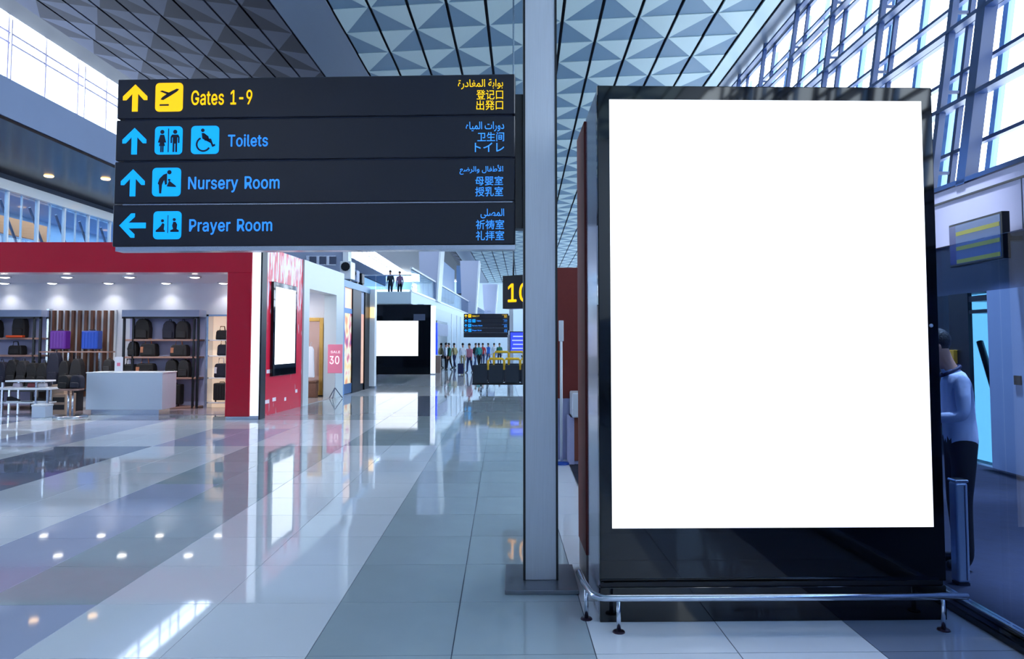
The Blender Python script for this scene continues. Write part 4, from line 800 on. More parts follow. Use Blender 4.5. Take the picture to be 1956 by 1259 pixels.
# ------------------------------------------------------------------ far hall: black screen wall, gallery, piers
YF = 39.0
bw = thing('video_wall', 'black wall with a wide blank white screen at the concourse end', 'screen', (sx(768, YF), YF, 0)); bx0 = sx(768, YF)
zt = at(0, 582, YF).z
MB().box(sx(700, YF) - bx0, sx(823, YF) - bx0, 0, .6, 0, zt).obj('wall_block', black_gloss, bw)
MB().box(sx(713, YF) - bx0, sx(799, YF) - bx0, -.06, -.001, at(0, 680, YF).z, at(0, 613, YF).z).obj('screen', screen_w, bw)
MB().box(sx(790, YF) - bx0, sx(812, YF) - bx0, -.03, -.001, at(0, 612, YF).z, at(0, 600, YF).z).obj('side_panel', grey_dark, bw)
lp = thing('light_pillar', 'thin glowing white light pillar at the right end of the black screen wall', 'pillar', (sx(827, YF), YF - .05, 0))
B(-.12, .12, 0, .3, .05, at(0, 584, YF).z, .01).obj('lit_panel', glow, lp); B(-.13, .13, 0, .32, 0, .05).obj('foot', satin, lp)
GAx = -5.83
def gpt(y, off=0.0): return GAx + 0.0352 * (y - YF) + off
gal = thing('gallery', 'upper gallery with white edge and glass balustrade running into the distance', 'gallery', (GAx, YF, 0), -RT)
gm = mat('gallery_white', (190, 212, 226), .45)
MB().box(-11, 0, 0, 62, zt + .05, 4.6).obj('slab', gm, gal)
MB().box(-.08, .04, -.02, 62, 4.6, 4.72).obj('edge_kerb', white_gloss, gal)
for k in range(31): MB().box(-.02, 0, k * 2.0 + .02, k * 2.0 + 1.98, 4.72, 5.88).obj('glass_sheet', bal_m, gal)
for k in range(5): MB().box(-2.0 * k - 1.98, -2.0 * k - .02, 0, .02, 4.72, 5.5).obj('glass_sheet', bal_m, gal)
MB().box(-.07, .05, 0, 62, 5.88, 5.98).obj('handrail', white_gloss, gal)
MB().box(-10, 0, -.02, .06, 5.5, 5.56).obj('handrail', satin, gal)
pierm = mat('pier_panel', (178, 186, 212), .5)
for k, (Y, px0, px1, zlo, py) in enumerate(((48, 798, 835, 5.2, 430), (70, 879, 909, 5.0, 498), (90, 922, 946, 4.6, 543))):
    x0, x1 = sx(px0, Y), sx(px1, Y); zt_ = min(at(0, py, Y).z, CZ)
    t = thing('pier', ['large pale leaning pier nearest above the gallery', 'second pale leaning pier above the gallery', 'farthest pale leaning pier above the gallery'][k], 'pillar', ((x0 + x1) / 2, Y, 4.6)); w = (x1 - x0) / 2
    MB().prism([(-w * .75, 0), (w * .85, 0), (w * 1.05 + .2, zt_ - 4.6), (-w * 1.05, zt_ - 4.6)], 0, 2.2).obj('pier_body', pierm, t)
    MB().prism([(w * .85, 0), (w * .85 + .12, 0), (w * 1.05 + .34, zt_ - 4.6), (w * 1.05 + .2, zt_ - 4.6)], -.05, 2.2).obj('edge_strip', white_gloss, t)
    MB().box(-w * .3, w * .3, -.03, 0, 1.2, 1.3).obj('slot', grey_panel, t)
for k, (Y0, Y1, z0, z1) in enumerate(((50.5, 66, 5.0, 8.6), (72.5, 88, 5.3, 9.8))):
    t = thing('gallery_box', ['nearer blue grey glazed box between piers on the gallery', 'farther blue grey glazed box between piers on the gallery'][k], 'booth', (gpt(Y0) - .9, Y0, 4.6), -RT)
    bb = mat('blue_grey_box', (96, 128, 168), .3)
    MB().box(-.6, 0, 0, Y1 - Y0, z0 - 4.6 + (.6 if k == 0 else 1.6), z1 - 4.6).obj('box_panel', bb, t)
    MB().box(-.6, .02, 0, Y1 - Y0, z0 - 4.6 + (.45 if k == 0 else 1.45), z0 - 4.6 + (.6 if k == 0 else 1.6)).obj('lower_edge', black_metal, t)
    for q in (0.2, Y1 - Y0 - .2): MB().box(-.4, -.2, q - .1, q + .1, 0, .8).obj('leg', white_gloss, t)
# wall below the gallery
wv = MB(); 
wv.box(-.6, -.25, .3, 62, 0, zt + .05)
wfar = tag(wv.obj('wall_left', mat('pale_blue_wall', (170, 194, 214), .35), None, (GAx + .9, YF, 0), (0, 0, -RT)), 'pale blue shop wall under the gallery receding to the far end', kind='structure')
def wpx(px): 
    # distance along the far wall whose face projects to column px
    xf = GAx + .65; return (xf - 0.0352 * YF) / ((px - PX0) / F - 0.0352) - YF
s0, s1 = wpx(833), wpx(853)
MB().box(-.3, -.2, s0, s1, 0, at(0, 612, 44).z).obj('dark_opening', black_gloss, wfar)
MB().box(-.2, -.15, s0, s1, 2.2, 3.0).obj('sign_band', grey_panel, wfar)
MB().box(-.3, -.14, s0 - .4, s0, .8, 3.0).obj('blue_strip', mat('blue_strip_light', (20, 60, 220), .4, emit=(20, 60, 255), es=.8), wfar)
for px in (862, 872, 879): MB().box(-.27, -.2, wpx(px), wpx(px) + .25, 0, zt).obj('wall_rib', white_gloss, wfar)
tag(MB().box(-24, 8, 105, 105.4, 0, CZ + .2).obj('wall_back', mat('far_wall', (190, 208, 222), .5)), 'pale far end wall of the concourse', kind='structure')
tag(MB().box(-24, 8, -22.4, -22, 0, CZ + .2).obj('wall_front', mat('rear_wall', (190, 200, 215), .6)), 'end wall of the concourse behind the viewer', kind='structure')
tag(MB().box(-24, -23.5, -22, 108, 0, 13.5).obj('wall_left', grey_panel) if False else MB().box(-17.9, -17.4, -22, 10, 0, 13.2).obj('wall_left', grey_panel), 'left side wall of the concourse near the viewer', kind='structure')
kc = thing('info_kiosk', 'brown topped kiosk counter beside the man at the far shop', 'counter', (sx(836, 41), 41, 0))
B(-.14, .16, 0, .5, 0, 1.0, .01).obj('counter_body', mat('kiosk_brown', (120, 100, 90), .5), kc); B(-.18, .2, -.04, .54, 1.0, 1.05, .01).obj('counter_top', white_gloss, kc)

# ------------------------------------------------------------------ wayfinding sign on its post
SC = 5.05 / F
ws = thing('wayfinding_sign', 'large four row directory sign on a brushed steel post', 'sign', (0.18, 5.22, 0))
B(-.115, .115, -.12, .12, .03, 4.7, .004).obj('post', steel, ws)
for s in (-1, 1): MB().box(s * .117 - .008, s * .117 + .008, -.128, .11, .02, 4.7).obj('post_edge', black_metal, ws)
B(-.255, .255, -.33, .24, 0, .03, .004).obj('base_plate', mat('plate_steel', (120, 126, 138), .35, .7, noise=.1), ws)
SP = Vector((-2.925, 5.11, 0)); yaw = math.atan2(-.11, 2.925); snorm = Vector((math.sin(yaw), -math.cos(yaw), 0)).normalized()
sdir = Vector((math.cos(yaw), math.sin(yaw), 0)); SWID = 2.925
def sp_(px, py):
    p = onplane(px, py, SP, snorm); return (p - SP).dot(sdir), p.z
root_l = Vector((0.18, 5.22, 0))
def prow(y0l, y0r, y1l, y1r, pxl):
    zt_ = (sp_(225, y0l)[1] + sp_(984, y0r)[1]) / 2; zb_ = (sp_(218, y1l)[1] + sp_(984, y1r)[1]) / 2
    x0 = sp_(pxl, (y0l + y1l) / 2)[0]
    return x0, zb_, zt_
ROWS = [(150, 143, 224, 221, 224), (227, 223, 304, 302.5, 221), (307, 304.5, 386, 386.5, 218), (389, 389, 469, 469, 215)]
def rrect(x0, x1, z0, z1, r, n=4):
    pts = []
    for cx, cz, a0 in ((x1 - r, z0 + r, -PI / 2), (x1 - r, z1 - r, 0), (x0 + r, z1 - r, PI / 2), (x0 + r, z0 + r, PI)):
        for k in range(n + 1): pts.append((cx + r * math.cos(a0 + k * PI / 2 / n), cz + r * math.sin(a0 + k * PI / 2 / n)))
    return pts
def arrow(mb, x0, x1, z0, z1, left=False):
    w = x1 - x0; h = z1 - z0
    up = [(.38, 0), (.62, 0), (.62, .64), (.88, .38), (1, .56), (.5, 1), (0, .56), (.12, .38), (.38, .64)]
    up = [(.385, 0), (.615, 0), (.615, .66), (.86, .42), (1.0, .42), (1.0, .56), (.5, 1), (0, .56), (0, .42), (.14, .42), (.385, .66)]
    if not left: pts = [(x0 + u * w, z0 + v * h) for u, v in up]
    else: pts = [(x0 + (1 - v) * w, z0 + u * h) for u, v in up]
    mb.prism(pts, -.004, 0)
def circ(cx, cz, r, n=12): return [(cx + r * math.cos(2 * PI * k / n), cz + r * math.sin(2 * PI * k / n)) for k in range(n)]
ICON = {
 'plane': [[(.20, .42), (.29, .40), (.56, .55), (.80, .70), (.86, .77), (.78, .79), (.50, .66), (.26, .50)], [(.17, .70), (.25, .73), (.56, .64), (.50, .57), (.28, .66)], [(.17, .20), (.5, .20), (.5, .25), (.17, .25)]],
 'wc': [circ(.27, .80, .075), [(.2, .70), (.34, .70), (.42, .42), (.35, .42), (.32, .52), (.38, .30), (.33, .30), (.33, .08), (.28, .08), (.28, .30), (.26, .30), (.26, .08), (.21, .08), (.21, .30), (.16, .30), (.22, .52), (.19, .42), (.12, .42)],
        [(.485, .08), (.515, .08), (.515, .92), (.485, .92)],
        circ(.74, .80, .075), [(.63, .70), (.85, .70), (.9, .62), (.9, .40), (.85, .40), (.85, .60), (.82, .60), (.82, .08), (.76, .08), (.76, .38), (.72, .38), (.72, .08), (.66, .08), (.66, .60), (.63, .60), (.63, .40), (.58, .40), (.58, .62)]],
 'chair': [circ(.42, .84, .065), [(.38, .74), (.47, .74), (.48, .62), (.63, .62), (.63, .56), (.485, .56), (.49, .47), (.67, .47), (.77, .24), (.88, .29), (.86, .35), (.80, .33), (.72, .54), (.41, .54)],
           [(.45 + r_ * math.cos(a_), .34 + r_ * math.sin(a_)) for r_, seq in ((.27, range(0, 15)), (.21, range(14, -1, -1))) for a_ in [math.radians(115 + 15.4 * q_) for q_ in seq]]],
 'nursery': [circ(.60, .84, .075), [(.52, .80), (.40, .76), (.26, .62), (.20, .44), (.24, .40), (.26, .10), (.33, .10), (.35, .40), (.42, .58), (.46, .40), (.52, .42), (.52, .64)], [(.52, .34), (.60, .54), (.66, .50), (.84, .36), (.84, .32)], circ(.60, .57, .04)],
 'prayer': [circ(.33, .66, .055), [(.10, .26), (.42, .26), (.42, .32), (.38, .34), (.40, .54), (.34, .58), (.26, .46), (.16, .36), (.10, .32)], [(.515, .22), (.535, .22), (.535, .86), (.515, .86)],
            circ(.75, .70, .055), [(.62, .26), (.92, .26), (.92, .32), (.84, .36), (.86, .52), (.80, .62), (.72, .62), (.68, .48), (.72, .36), (.62, .32)]],
}
def icon(par, kind, x0, x1, z0, z1, m):
    o = MB().prism(rrect(x0, x1, z0, z1, (x1 - x0) * .14), -.004, 0).obj('pictogram_tile', m, par)
    return o
def icon_ink(par, kind, x0, x1, z0, z1):
    mb = MB(); w = x1 - x0; h = z1 - z0
    for pts in ICON[kind]: mb.prism([(x0 + u * w, z0 + v * h) for u, v in pts], -.007, -.003)
    return mb.obj('pictogram', sign_ink, par)
CONTENT = [
 dict(m=sign_yel, t=sign_yel, arrow=(236, 281, 162, 213), left=False, icons=[('plane', 298, 349, 159, 213)], text=('Gates 1-9', 366, 482, 173, 200),
      right=[(arabic('بوابة المغادرة'), 875, 961, 152, 170), ('登记口', 910, 961, 172, 190), ('出発口', 910, 961, 192, 210)]),
 dict(m=sign_blue, t=sign_txt, arrow=(235, 279, 245, 295), left=False, icons=[('wc', 297, 348, 242, 295), ('chair', 366, 418, 241, 294)], text=('Toilets', 436, 512, 257, 280),
      right=[(arabic('دورات المياه'), 890, 963, 233, 251), ('卫生间', 912, 963, 253, 270), ('トイレ', 907, 963, 273, 290)]),
 dict(m=sign_blue, t=sign_txt, arrow=(232, 276, 324, 375), left=False, icons=[('nursery', 292, 345, 321, 375)], text=('Nursery Room', 360, 534, 338, 367),
      right=[(arabic('الأطفال والرضع'), 878, 961, 316, 333), ('母婴室', 908, 961, 337, 354), ('授乳室', 908, 961, 357, 375)]),
 dict(m=sign_blue, t=sign_txt, arrow=(229, 278, 408, 454), left=True, icons=[('prayer', 294, 346, 404, 457)], text=('Prayer Room', 362, 520, 419, 448),
      right=[(arabic('المصلى'), 918, 963, 399, 417), ('祈祷室', 909, 963, 420, 438), ('礼拝室', 909, 963, 441, 459)]),
]
for r, (row, c) in enumerate(zip(ROWS, CONTENT)):
    x0, z0, z1 = prow(*row)
    pan = B(x0, SWID - .003, 0, .12, z0, z1, .006, 1).obj('sign_panel', sign_blk, ws, SP - root_l, (0, 0, yaw))
    def q(a, b, y0, y1):
        ax, az1 = sp_(a, y0); bx_, az0 = sp_(b, y1); return ax, bx_, az0, az1
    mb = MB(); arrow(mb, *q(*c['arrow']), c['left']); mb.obj('arrow', c['m'], pan)
    for ic in c['icons']:
        icon(pan, ic[0], *q(*ic[1:]), c['m']); icon_ink(pan, ic[0], *q(*ic[1:]))
    lettering(c['text'][0], c['t'], pan, *q(*c['text'][1:]), 0, .008)
    for t_ in c['right']: lettering(t_[0], c['t'], pan, *q(*t_[1:]), 0, .006)
x0b, zb_, _ = prow(*ROWS[3])
MB().box(x0b + .02, SWID - .003, .01, .11, zb_ - .034, zb_ - .002).obj('bottom_strip', satin, ws, SP - root_l, (0, 0, yaw))
for r in range(3):
    za = prow(*ROWS[r])[1]; zb2 = prow(*ROWS[r + 1])[2]
    MB().box(x0b + .06, SWID - .02, .02, .1, zb2, za).obj('joint_strip', satin if r == 2 else grey_dark, ws, SP - root_l, (0, 0, yaw))
MB().box(-.19, -.114, -.09, .04, at(0, 437, 5.15).z, at(0, 182, 5.15).z).obj('bracket', black_metal, ws)

# a second directory sign far down the hall
w2s = copy_tree(ws); w2s.location = (-.30, 46.5, -0.0)
w2s['label'] = 'distant directory sign seen above the waiting seats'
ex = kids(w2s)
pan5 = [o for o in ex if o.name.startswith('sign_panel')][-1]
c5 = pan5.copy(); C.objects.link(c5); c5.parent = w2s; c5.location = (pan5.location.x, pan5.location.y, pan5.location.z - .315)

# ------------------------------------------------------------------ lightbox
YL = 4.41
lb = thing('advertising_lightbox', 'tall black lightbox with a large blank white screen', 'billboard', (1.62, YL, 0))
lyaw = math.atan2(.04, 2.2); ln = Vector((math.sin(lyaw), -math.cos(lyaw), 0)); LP = Vector((0.53, YL, 0)); ld = Vector((math.cos(lyaw), math.sin(lyaw), 0))
lb.location = LP; lb.rotation_euler = (0, 0, lyaw)
def lpx(px, py):
    p = onplane(px, py, LP, ln); return (p - LP).dot(ld), p.z
LW = lpx(1808, 1110)[0]; LT = lpx(1460, 165)[1]; zpl = lpx(1460, 1112)[1]; lx0 = lpx(1146, 1100)[0]
sx0, sz1 = lpx(1166.5, 600)[0], lpx(1460, 192)[1]; sx1, sz0 = lpx(1771, 600)[0], lpx(1460, 1008)[1]
B(lx0, LW, 0.0, .06, zpl, LT, .006).obj('glass_face', black_gloss, lb)
B(lx0, LW - .01, .06, .62, .02, LT - .02, .006).obj('side_casing', mat('casing_lavender', (150, 150, 172), .12, .4), lb)
B(lx0, LW, .004, .06, 0, zpl - .03, .004).obj('plinth', black_gloss, lb)
MB().box(lx0 + .01, LW - .01, .02, .06, zpl - .03, zpl).obj('shadow_gap', black_metal, lb)
MB().box(sx0, sx1, -.003, .001, sz0, sz1).obj('screen', screen_w, lb)
B(lx0 - .012, LW, .63, 1.12, .22, LT - .03, .006).obj('brown_rear_cladding', brown, lb)
MB().box(lx0 - .008, LW - .02, .64, 1.1, 0, .22).obj('rear_kick_plate', mat('kick_grey', (110, 100, 100), .4), lb)
MB().lathe([(.001, 0), (.012, 0), (.012, .004), (.001, .004)], 12, Matrix.Translation((LW - .05, -.001, lpx(1787, 622)[1])) @ Matrix.Rotation(PI / 2, 4, 'X')).obj('sensor_dot', grey_panel, lb)

# bumper rail
br = thing('bumper_rail', 'low steel bumper rail curving round the foot of the lightbox', 'rail', (1.6, 4.27, 0))
zr_ = .2
pts = []
cxr, cyr, rr = .52 - 1.6, 4.33 - 4.27 + .04, .09
path = [(1.12, .03, zr_), (0, .01, zr_), (-1.03, .0, zr_)]
for k in range(1, 7):
    a_ = -PI / 2 - k * PI / 2 / 6 * .92
    path.append((-1.05 + rr * math.cos(a_) , .0 + rr + rr * math.sin(a_), zr_))
path += [(-1.165, .25, zr_), (-1.18, .47, zr_)]
MB().tube(path, .021, 12).obj('handrail', satin, br)
pt = Matrix.Translation
for x, y in ((-.985, .0), (.97, .028), (-1.158, .2)):
    MB().tube([(x, y, 0.004), (x, y, zr_ - .005)], .013, 10).obj('leg', satin, br)
    MB().lathe([(.001, 0), (.038, 0), (.034, .008), (.001, .008)], 14, pt((x, y, 0))).obj('floor_flange', mat('dark_flange', (40, 24, 44), .3, .5), br)

# ------------------------------------------------------------------ gate side: brown booth, monitor, bin
bo = thing('reception_desk', 'brown reception desk with a white top box before a tall brown screen', 'desk', (1.05, 10.0, 0))
MB().box(-.52, .9, .5, .58, .9, 2.86).obj('tall_screen', brown, bo)
MB().box(-.50, .9, .5, .58, 0, .9).obj('screen_base', lavender, bo)
B(-.27, .8, 0, .45, .06, .67, .006).obj('desk_body', mat('brown_front', (128, 72, 58), .4, noise=.08), bo)
B(-.29, -.22, -.01, .45, 0, .67, .004).obj('end_panel', lavender, bo)
B(-.25, .85, -.05, .45, .67, 1.02, .02).obj('top_box', white_gloss, bo)
B(-.27, .8, .02, .4, 0, .06).obj('kick_plate', lavender, bo)
sn = thing('white_post', 'slim white barrier post beside the brown reception desk', 'post', (.655, 10.1, 0))
MB().tube([(0, 0, .03), (0, 0, 1.75)], .02, 8).obj('pole', white_gloss, sn); B(-.035, .035, -.02, .02, 1.75, 2.05, .008).obj('head', white_gloss, sn); MB().lathe([(.001, 0), (.12, 0), (.12, .02), (.02, .035)], 14).obj('base', mat('blue_base', (30, 80, 180), .4), sn)
mo = thing('wall_monitor', 'dim flight information monitor hung above the carpeted gate lounge', 'monitor', (6.05, 9.2, 0))
MA = at(1812, 431, 9.7); MBp = at(1913, 403, 8.6); md = (MBp - MA); mw = Vector((md.x, md.y, 0)).length; myaw = math.atan2(md.y, md.x)
mo.location = (MA.x, MA.y, 0); mo.rotation_euler = (0, 0, myaw)
mzt = MA.z; mzb = at(1812, 512, 9.7).z
mzt2 = MBp.z
mzt = (MA.z + MBp.z) / 2; mzb = (mzb + at(1913, 493, 8.6).z) / 2
B(0, mw, 0, .1, mzb, mzt, .008).obj('housing', black_metal, mo)
dim = mat('monitor_dim', (40, 62, 110), .2, emit=(60, 96, 150), es=.35)
MB().box(.16, mw - .03, -.004, .002, mzb + .03, mzt - .03).obj('screen', dim, mo)
dimb = mat('monitor_blue_bar', (20, 30, 90), .2, emit=(20, 36, 110), es=.4); MB().box(.02, .16, -.004, .002, mzb + .03, mzt - .03).obj('side_bar', dimb, mo)
yl = mat('monitor_yellow', (120, 125, 30), .3, emit=(135, 135, 20), es=.25); hh = mzt - mzb
for f_ in (.70, .36, .06): MB().box(.17, mw - .04, -.008, -.003, mzb + hh * f_, mzb + hh * (f_ + .09)).obj('yellow_band', yl, mo)
MB().box(mw * .5 - .05, mw * .5 + .05, .1, .9, mzb + hh * .5, mzb + hh * .5 + .06).obj('bracket', black_metal, mo)
sb = thing('steel_bin', 'slim upright brushed steel bin on the blue carpet beside the man', 'bin', (3.165, 5.07, .012))
B(-.045, .045, -.045, .045, .02, .72, .018, 4).obj('bin_body', mat('bin_steel', (190, 205, 225), .3, .6), sb); B(-.048, .048, -.048, .048, .72, .74, .006).obj('rim', satin, sb); B(-.04, .04, -.04, .04, 0, .02).obj('foot', black_metal, sb)
MB().box(.014, .02, -.047, -.044, .04, .7).obj('seam', mat('dark_seam', (50, 50, 80), .4), sb)

# ------------------------------------------------------------------ gate number sign
gs = thing('gate_number_sign', 'black hanging box with the yellow gate number partly behind the post', 'sign', (-.30, 16.0, 0), math.atan2(-1.05, .92))
gs.rotation_euler.z = math.atan2(-.55, .95)
gz0, gz1 = at(0, 590, 16).z, at(0, 527, 16).z
B(0, 1.1, 0, .3, gz0, gz1, .006).obj('sign_box', mat('gate_black', (8, 9, 12), .25), gs)
lettering('10', sign_yel, gs, .14, .70, gz0 + .14, gz1 - .18, -.001, .012)
for x in (.2, .9): MB().tube([(x, .15, gz1), (x, .15, CZ + .12)], .02, 6).obj('hanger_rod', satin, gs)

# flight information display
fd = thing('information_display', 'bright blue information screen on a grey stand near the seats', 'screen', (sx(988, 30), 30, 0))
fz0, fz1 = at(0, 672, 30).z, at(0, 635, 30).z
blu = mat('display_blue', (50, 70, 240), .3, emit=(60, 80, 255), es=.8)
B(-.32, .6, 0, .1, fz0 - .04, fz1 + .04, .01).obj('housing', black_metal, fd); MB().box(-.29, .57, -.006, .001, fz0, fz1).obj('screen', blu, fd)
for k in range(4): MB().box(-.22 + .04 * (k % 2), .5, -.009, -.005, fz0 + .12 + .17 * k, fz0 + .17 + .17 * k).obj('text_row', mat('display_white', (190, 200, 255), .4, emit=(170, 190, 255), es=.8), fd)
B(-.42, -.30, .02, .14, 0, fz1 - .1, .01).obj('stand_post', satin, fd); B(-.5, .3, -.1, .25, 0, .03, .01).obj('foot', satin, fd)

# ------------------------------------------------------------------ waiting seats
seatm = mat('black_seat_leather', (30, 42, 56), .35, noise=.08); yarm = mat('yellow_arm', (235, 190, 40), .4)
def seat_row(x0, Y, n, label, hoops, zoff):
    t = thing('beam_seat', label, 'bench', (x0, Y, 0), 0)
    w = .56
    for k in range(n):
        x = k * w
        b_ = B(x + .02, x + w - .03, -.03, .04, .34, .97, .03, 3).obj('backrest', seatm, t)
        B(x + .02, x + w - .03, .02, .5, .36, .44, .03, 3).obj('seat', seatm, t)
    MB().box(0, n * w, .16, .24, .27, .34).obj('beam', black_metal, t)
    for k in (0.3, n * w - .3):
        MB().tube([(k, .2, .28), (k, .2, .03)], .03, 8).obj('leg', satin, t); B(k - .03, k + .03, -.1, .5, 0, .035, .006).obj('foot', satin, t)
    for k in range(hoops[0], hoops[1]):
        x = k * w
        MB().tube([(x, .0, .8), (x, .03, 1.12 + zoff), (x + .06, .05, 1.18 + zoff), (x + w * 1.0 - .06, .05, 1.18 + zoff), (x + w * 1.0, .03, 1.12 + zoff), (x + w, 0, .8)], .045, 8).obj('armrest_hoop', yarm, t)
    return t
seat_row(sx(902, 24.5), 24.5, 5, 'front row of black beam seats with yellow hoop arms seen from behind', (1, 4), 0)
seat_row(sx(915, 26.3), 26.3, 5, 'second row of black beam seats with yellow hoop arms', (1, 4), .22)

# ------------------------------------------------------------------ people
def skin_body(J, E, mats_of, mats, name, parent, levels=1):
    me = bpy.data.meshes.new(name); me.from_pydata([j[0] for j in J], E, []); o = bpy.data.objects.new(name, me); C.objects.link(o)
    md_ = o.modifiers.new('skin', 'SKIN'); md_.use_smooth_shade = True
    for v, j in zip(me.skin_vertices[0].data, J):
        v.radius = j[1] if isinstance(j[1], tuple) else (j[1], j[1]); v.use_root = False
    me.skin_vertices[0].data[0].use_root = True
    ss_ = o.modifiers.new('sub', 'SUBSURF'); ss_.levels = levels; ss_.render_levels = levels
    dg = bpy.context.evaluated_depsgraph_get(); dg.update()
    nm = bpy.data.meshes.new_from_object(o.evaluated_get(dg)); bpy.data.objects.remove(o)
    nm.materials.clear()
    for m in mats: nm.materials.append(m)
    for p in nm.polygons: p.material_index = mats_of(p.center); p.use_smooth = True
    nm.name = name
    return link(name, nm, parent)
def person(loc, rz, H, label, top, bottom, hair, pose='stand', group=None, detail=False, sleeve=.34, bow=0.0, skirt=False, scale_w=1.0):
    """figure facing +y in its own frame"""
    t = thing('person', label, 'person', loc, rz, group); k = H / 1.75; wd = scale_w
    st = .16 if pose == 'walk' else .0
    hx = .09 * wd
    J = [((0, 0, .95), (.155 * wd, .115)), ((0, .0, 1.12), (.14 * wd, .11)), ((0, .01 + bow * .05, 1.32), (.165 * wd, .115)), ((0, .0 + bow * .10, 1.455), (.075, .07)), ((0, .02 + bow * .16, 1.53), (.055, .055)),
         ((0, .045 + bow * .26, 1.615), (.085, .098)), ((0, .05 + bow * .32, 1.69), (.07, .085))]
    E = [(0, 1), (1, 2), (2, 3), (3, 4), (4, 5), (5, 6)]
    def add(p, r, par):
        J.append((p, r)); E.append((par, len(J) - 1)); return len(J) - 1
    for s in (-1, 1):
        sh = add((s * .175 * wd, bow * .06, 1.41), .06, 2)
        if pose == 'hold':
            el = add((s * .235 * wd, .03, 1.15), .05, sh); wr_ = add((s * .13, .27, 1.12), .032, el); hd = (s * .06, .36, 1.14); dirn = Vector((-s * .5, .85, .1)).normalized()
        elif pose == 'walk':
            el = add((s * .22 * wd, -s * .08, 1.14), .045, sh); wr_ = add((s * .22, s * -.02 + .08, .9), .03, el); hd = (s * .22, s * -.02 + .11, .82); dirn = Vector((0, .25, -1)).normalized()
        else:
            el = add((s * .225 * wd, -.02, 1.13), .046, sh); wr_ = add((s * .225, .05, .88), .03, el); hd = (s * .222, .07, .80); dirn = Vector((0, .15, -1)).normalized()
        pm = add(hd, (.036, .022), wr_)
        if detail:
            side = Vector((0, 1, 0)) if abs(dirn.z) > .5 else Vector((0, 0, 1))
            side = (side - dirn * side.dot(dirn)).normalized(); curl = dirn.cross(side).normalized() * (-s)
            for q, (off, ln_) in enumerate(((-.028, .065), (-.010, .078), (.010, .082), (.028, .072))):
                a_ = Vector(hd) + side * off + dirn * .045
                f1 = add(tuple(a_), .0105, pm); f2 = add(tuple(a_ + dirn * ln_ * .55 + curl * .012), .009, f1); add(tuple(a_ + dirn * ln_ * .85 + curl * .035), .008, f2)
            th = add(tuple(Vector(hd) + side * .045 - dirn * .01 + curl * .01), .012, pm); add(tuple(Vector(hd) + side * .062 + dirn * .035 + curl * .025), .009, th)
        else: add(tuple(Vector(hd) + dirn * .09), (.028, .014), pm)
    for s in (-1, 1):
        hp = add((s * hx, 0, .88), .098 * wd, 0); kn = add((s * hx * 1.05, s * st * .5 + .02, .50), .068, hp); an = add((s * hx * 1.05, s * st - (.04 if pose == 'walk' else 0), .10), .05, kn)
        add((s * hx * 1.1, s * st + .02, .045), .042, an); add((s * hx * 1.25, s * st + .15, .035), (.04, .03), len(J) - 1)
    J = [((p[0] * k, p[1] * k, p[2] * k), (tuple(q * k for q in r) if isinstance(r, tuple) else r * k)) for p, r in J]
    shoe = black_metal
    def pick(c):
        z = c.z / k
        ay = abs(c.x / k)
        if z > 1.49: return 0
        if z < .09: return 3
        arm = ay > .195 * wd or (pose == 'hold' and c.y / k > .16 and z > 1.0)
        if arm and z < 1.3:
            if pose == 'hold': return 0 if (c.y / k > .25 and ay < .17) or c.y / k > .27 else 1
            return 0 if z < .9 else 1
        if z > .96: return 1
        if skirt and z < .45: return 0
        return 2
    body = skin_body(J, E, pick, [skin_m, top, bottom, shoe], 'body', t, 2 if detail else 1)
    hy = (.05 + bow * .30) * k; hz_ = 1.69 * k
    hb = MB(); hb.ball((0, hy - .012 * k, hz_ + .02 * k), (.092 * k, .108 * k, .1 * k), seg=16 if detail else 10)
    for v in list(hb.b.verts):               # clear the face, keep the cap and the nape
        if v.co.y > hy + .045 * k and v.co.z < hz_ + .045 * k: v.co.y = hy + .03 * k; v.co.x *= .8
        if v.co.z < hz_ - .05 * k: v.co.z = hz_ - .05 * k
    hb.obj('hair', hair, t)
    if detail or True:
        fz = 1.655 * k
        if detail:
            for s in (-1, 1):
                MB().ball((s * .088 * k, hy - .005 * k, fz), (.012 * k, .024 * k, .034 * k), seg=8).obj('ear', skin_m, t)
                e_ = MB().ball((s * .034 * k, hy + .088 * k, fz + .01 * k), (.014 * k, .009 * k, .009 * k), seg=8).obj('eye', white_gloss, t)
                MB().ball((s * .034 * k, hy + .096 * k, fz + .01 * k), .005 * k, seg=6).obj('iris', black_metal, e_)
            MB().prism([(-.012 * k, 0), (.012 * k, 0), (.006 * k, .045 * k), (-.006 * k, .045 * k)], hy + .085 * k, hy + .118 * k).bevel(.004).obj('nose', skin_m, t, (0, 0, fz - .03 * k))
            MB().ball((0, hy + .088 * k, fz - .05 * k), (.024 * k, .01 * k, .007 * k), seg=8).obj('mouth', mat('lips', (150, 80, 80), .5), t)
    return t
shirt = mat('white_shirt', (205, 214, 240), .7, noise=.06, nscale=10, bump=.25)
trs = mat('black_trousers', (14, 15, 22), .7, noise=.15, nscale=12)
man = person((3.43, 5.45, .012), math.radians(72), 1.77, 'man in a white shirt and black trousers behind the tinted glass, head bowed', shirt, trs, hair_m, 'hold', detail=True, bow=.35, scale_w=1.0)
kk = 1.77 / 1.75
ln_ = MB()
ring = [(.070 * math.cos(a_), .058 + .072 * math.sin(a_), 1.492 - .04 * math.sin(a_)) for a_ in [2 * PI * q / 20 for q in range(21)]]
ln_.tube(ring, .013, 6); ln_.obj('dark_collar_band', mat('navy_band', (24, 30, 70), .6), man)
def fp(px, py_feet, Y=None):
    return ground(px, py_feet)
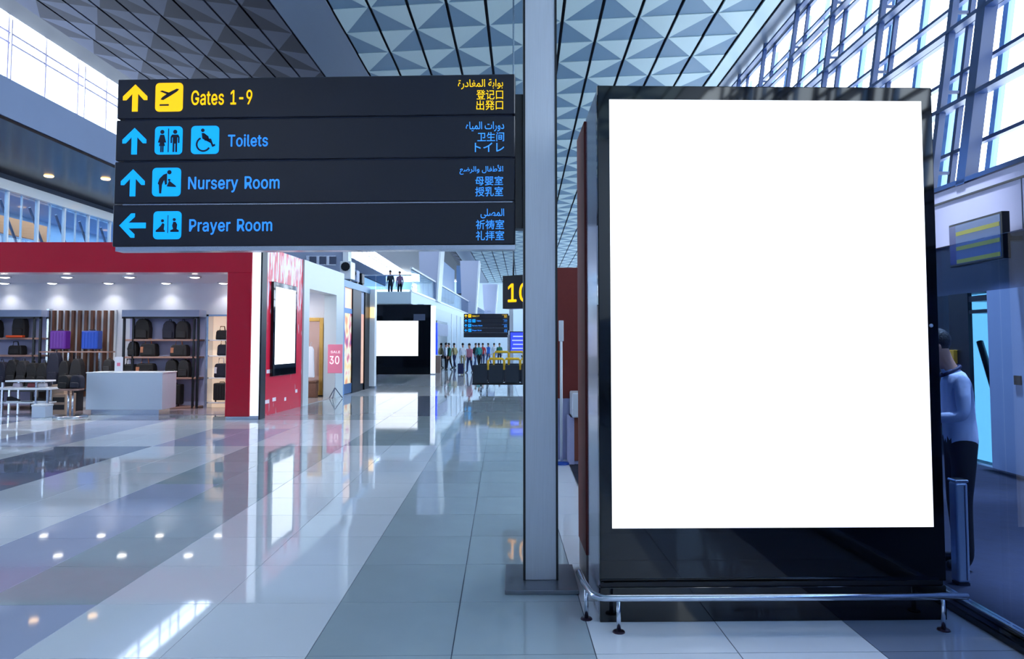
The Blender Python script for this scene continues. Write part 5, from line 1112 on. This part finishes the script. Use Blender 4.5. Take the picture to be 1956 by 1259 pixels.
cols = {n: mat('cloth_' + n, c, .8, noise=.1) for n, c in dict(white=(225, 230, 240), rose=(205, 130, 150), green=(40, 110, 90), black=(22, 24, 32), navy=(30, 40, 84), denim=(56, 76, 120), red=(190, 50, 60), blue=(50, 110, 200), teal=(50, 150, 150), khaki=(170, 160, 120)).items()}
P_ = ground(851, 707); person((P_.x, P_.y, 0), math.radians(-80), 1.72, 'man in white shirt and dark trousers standing by the far kiosk', cols['white'], cols['black'], hair_m)
P_ = ground(897, 712); person((P_.x, P_.y, 0), math.radians(150), 1.68, 'person in rose top and dark trousers walking toward the seats', cols['rose'], cols['navy'], hair_m, 'walk')
P_ = ground(884, 706); person((P_.x, P_.y, 0), math.radians(10), 1.7, 'person in white walking with a dark suitcase left of the rose top', cols['white'], cols['khaki'], hair_m, 'walk')
cs = thing('suitcase', 'dark trolley suitcase standing on the floor left of the walkers', 'suitcase', (ground(880, 716).x, ground(880, 716).y, 0))
B(-.16, .16, -.11, .11, .05, .62, .03).obj('shell', cols['navy'], cs); MB().tube([(-.08, .08, .6), (-.08, .08, .95), (.08, .08, .95), (.08, .08, .6)], .012, 6).obj('handle', satin, cs)
for s in (-1, 1): MB().lathe([(.028, -.012), (.028, .012)], 10, Matrix.Translation((s * .12, 0, .028)) @ Matrix.Rotation(PI / 2, 4, 'Y')).obj('wheel', black_metal, cs)
for n_, (px, py, c, b_, lab) in enumerate(((858, 706, 'green', 'black', 'person in dark green top far down the hall near the wall'), (868, 703, 'khaki', 'navy', 'person in khaki far down the hall'), (908, 700, 'black', 'denim', 'person in black top walking behind the rose top'), (915, 702, 'teal', 'black', 'person in teal top left of the seat rows'), (922, 699, 'red', 'navy', 'person in red top behind the seat rows'), (933, 697, 'blue', 'denim', 'person in blue top behind the yellow arms'), (944, 696, 'white', 'blue', 'person in white top behind the yellow arms'), (954, 697, 'green', 'navy', 'person in green top rightmost of the far crowd'))):
    P_ = ground(px, py); person((P_.x, P_.y, 0), random.uniform(0, 6.2), 1.7, lab, cols[c], cols[b_], hair_m, 'walk')
for px, c, b_, lab in ((745, 'black', 'black', 'person in a long dark outfit on the upper gallery, left of the two'), (760, 'rose', 'black', 'person in mauve top on the upper gallery, right of the two')):
    X_ = sx(px, 44.0); person((X_, 44.0 if px < 750 else 44.6, 4.6), 2.9, 1.68, lab, cols[c], cols[b_], hair_m)
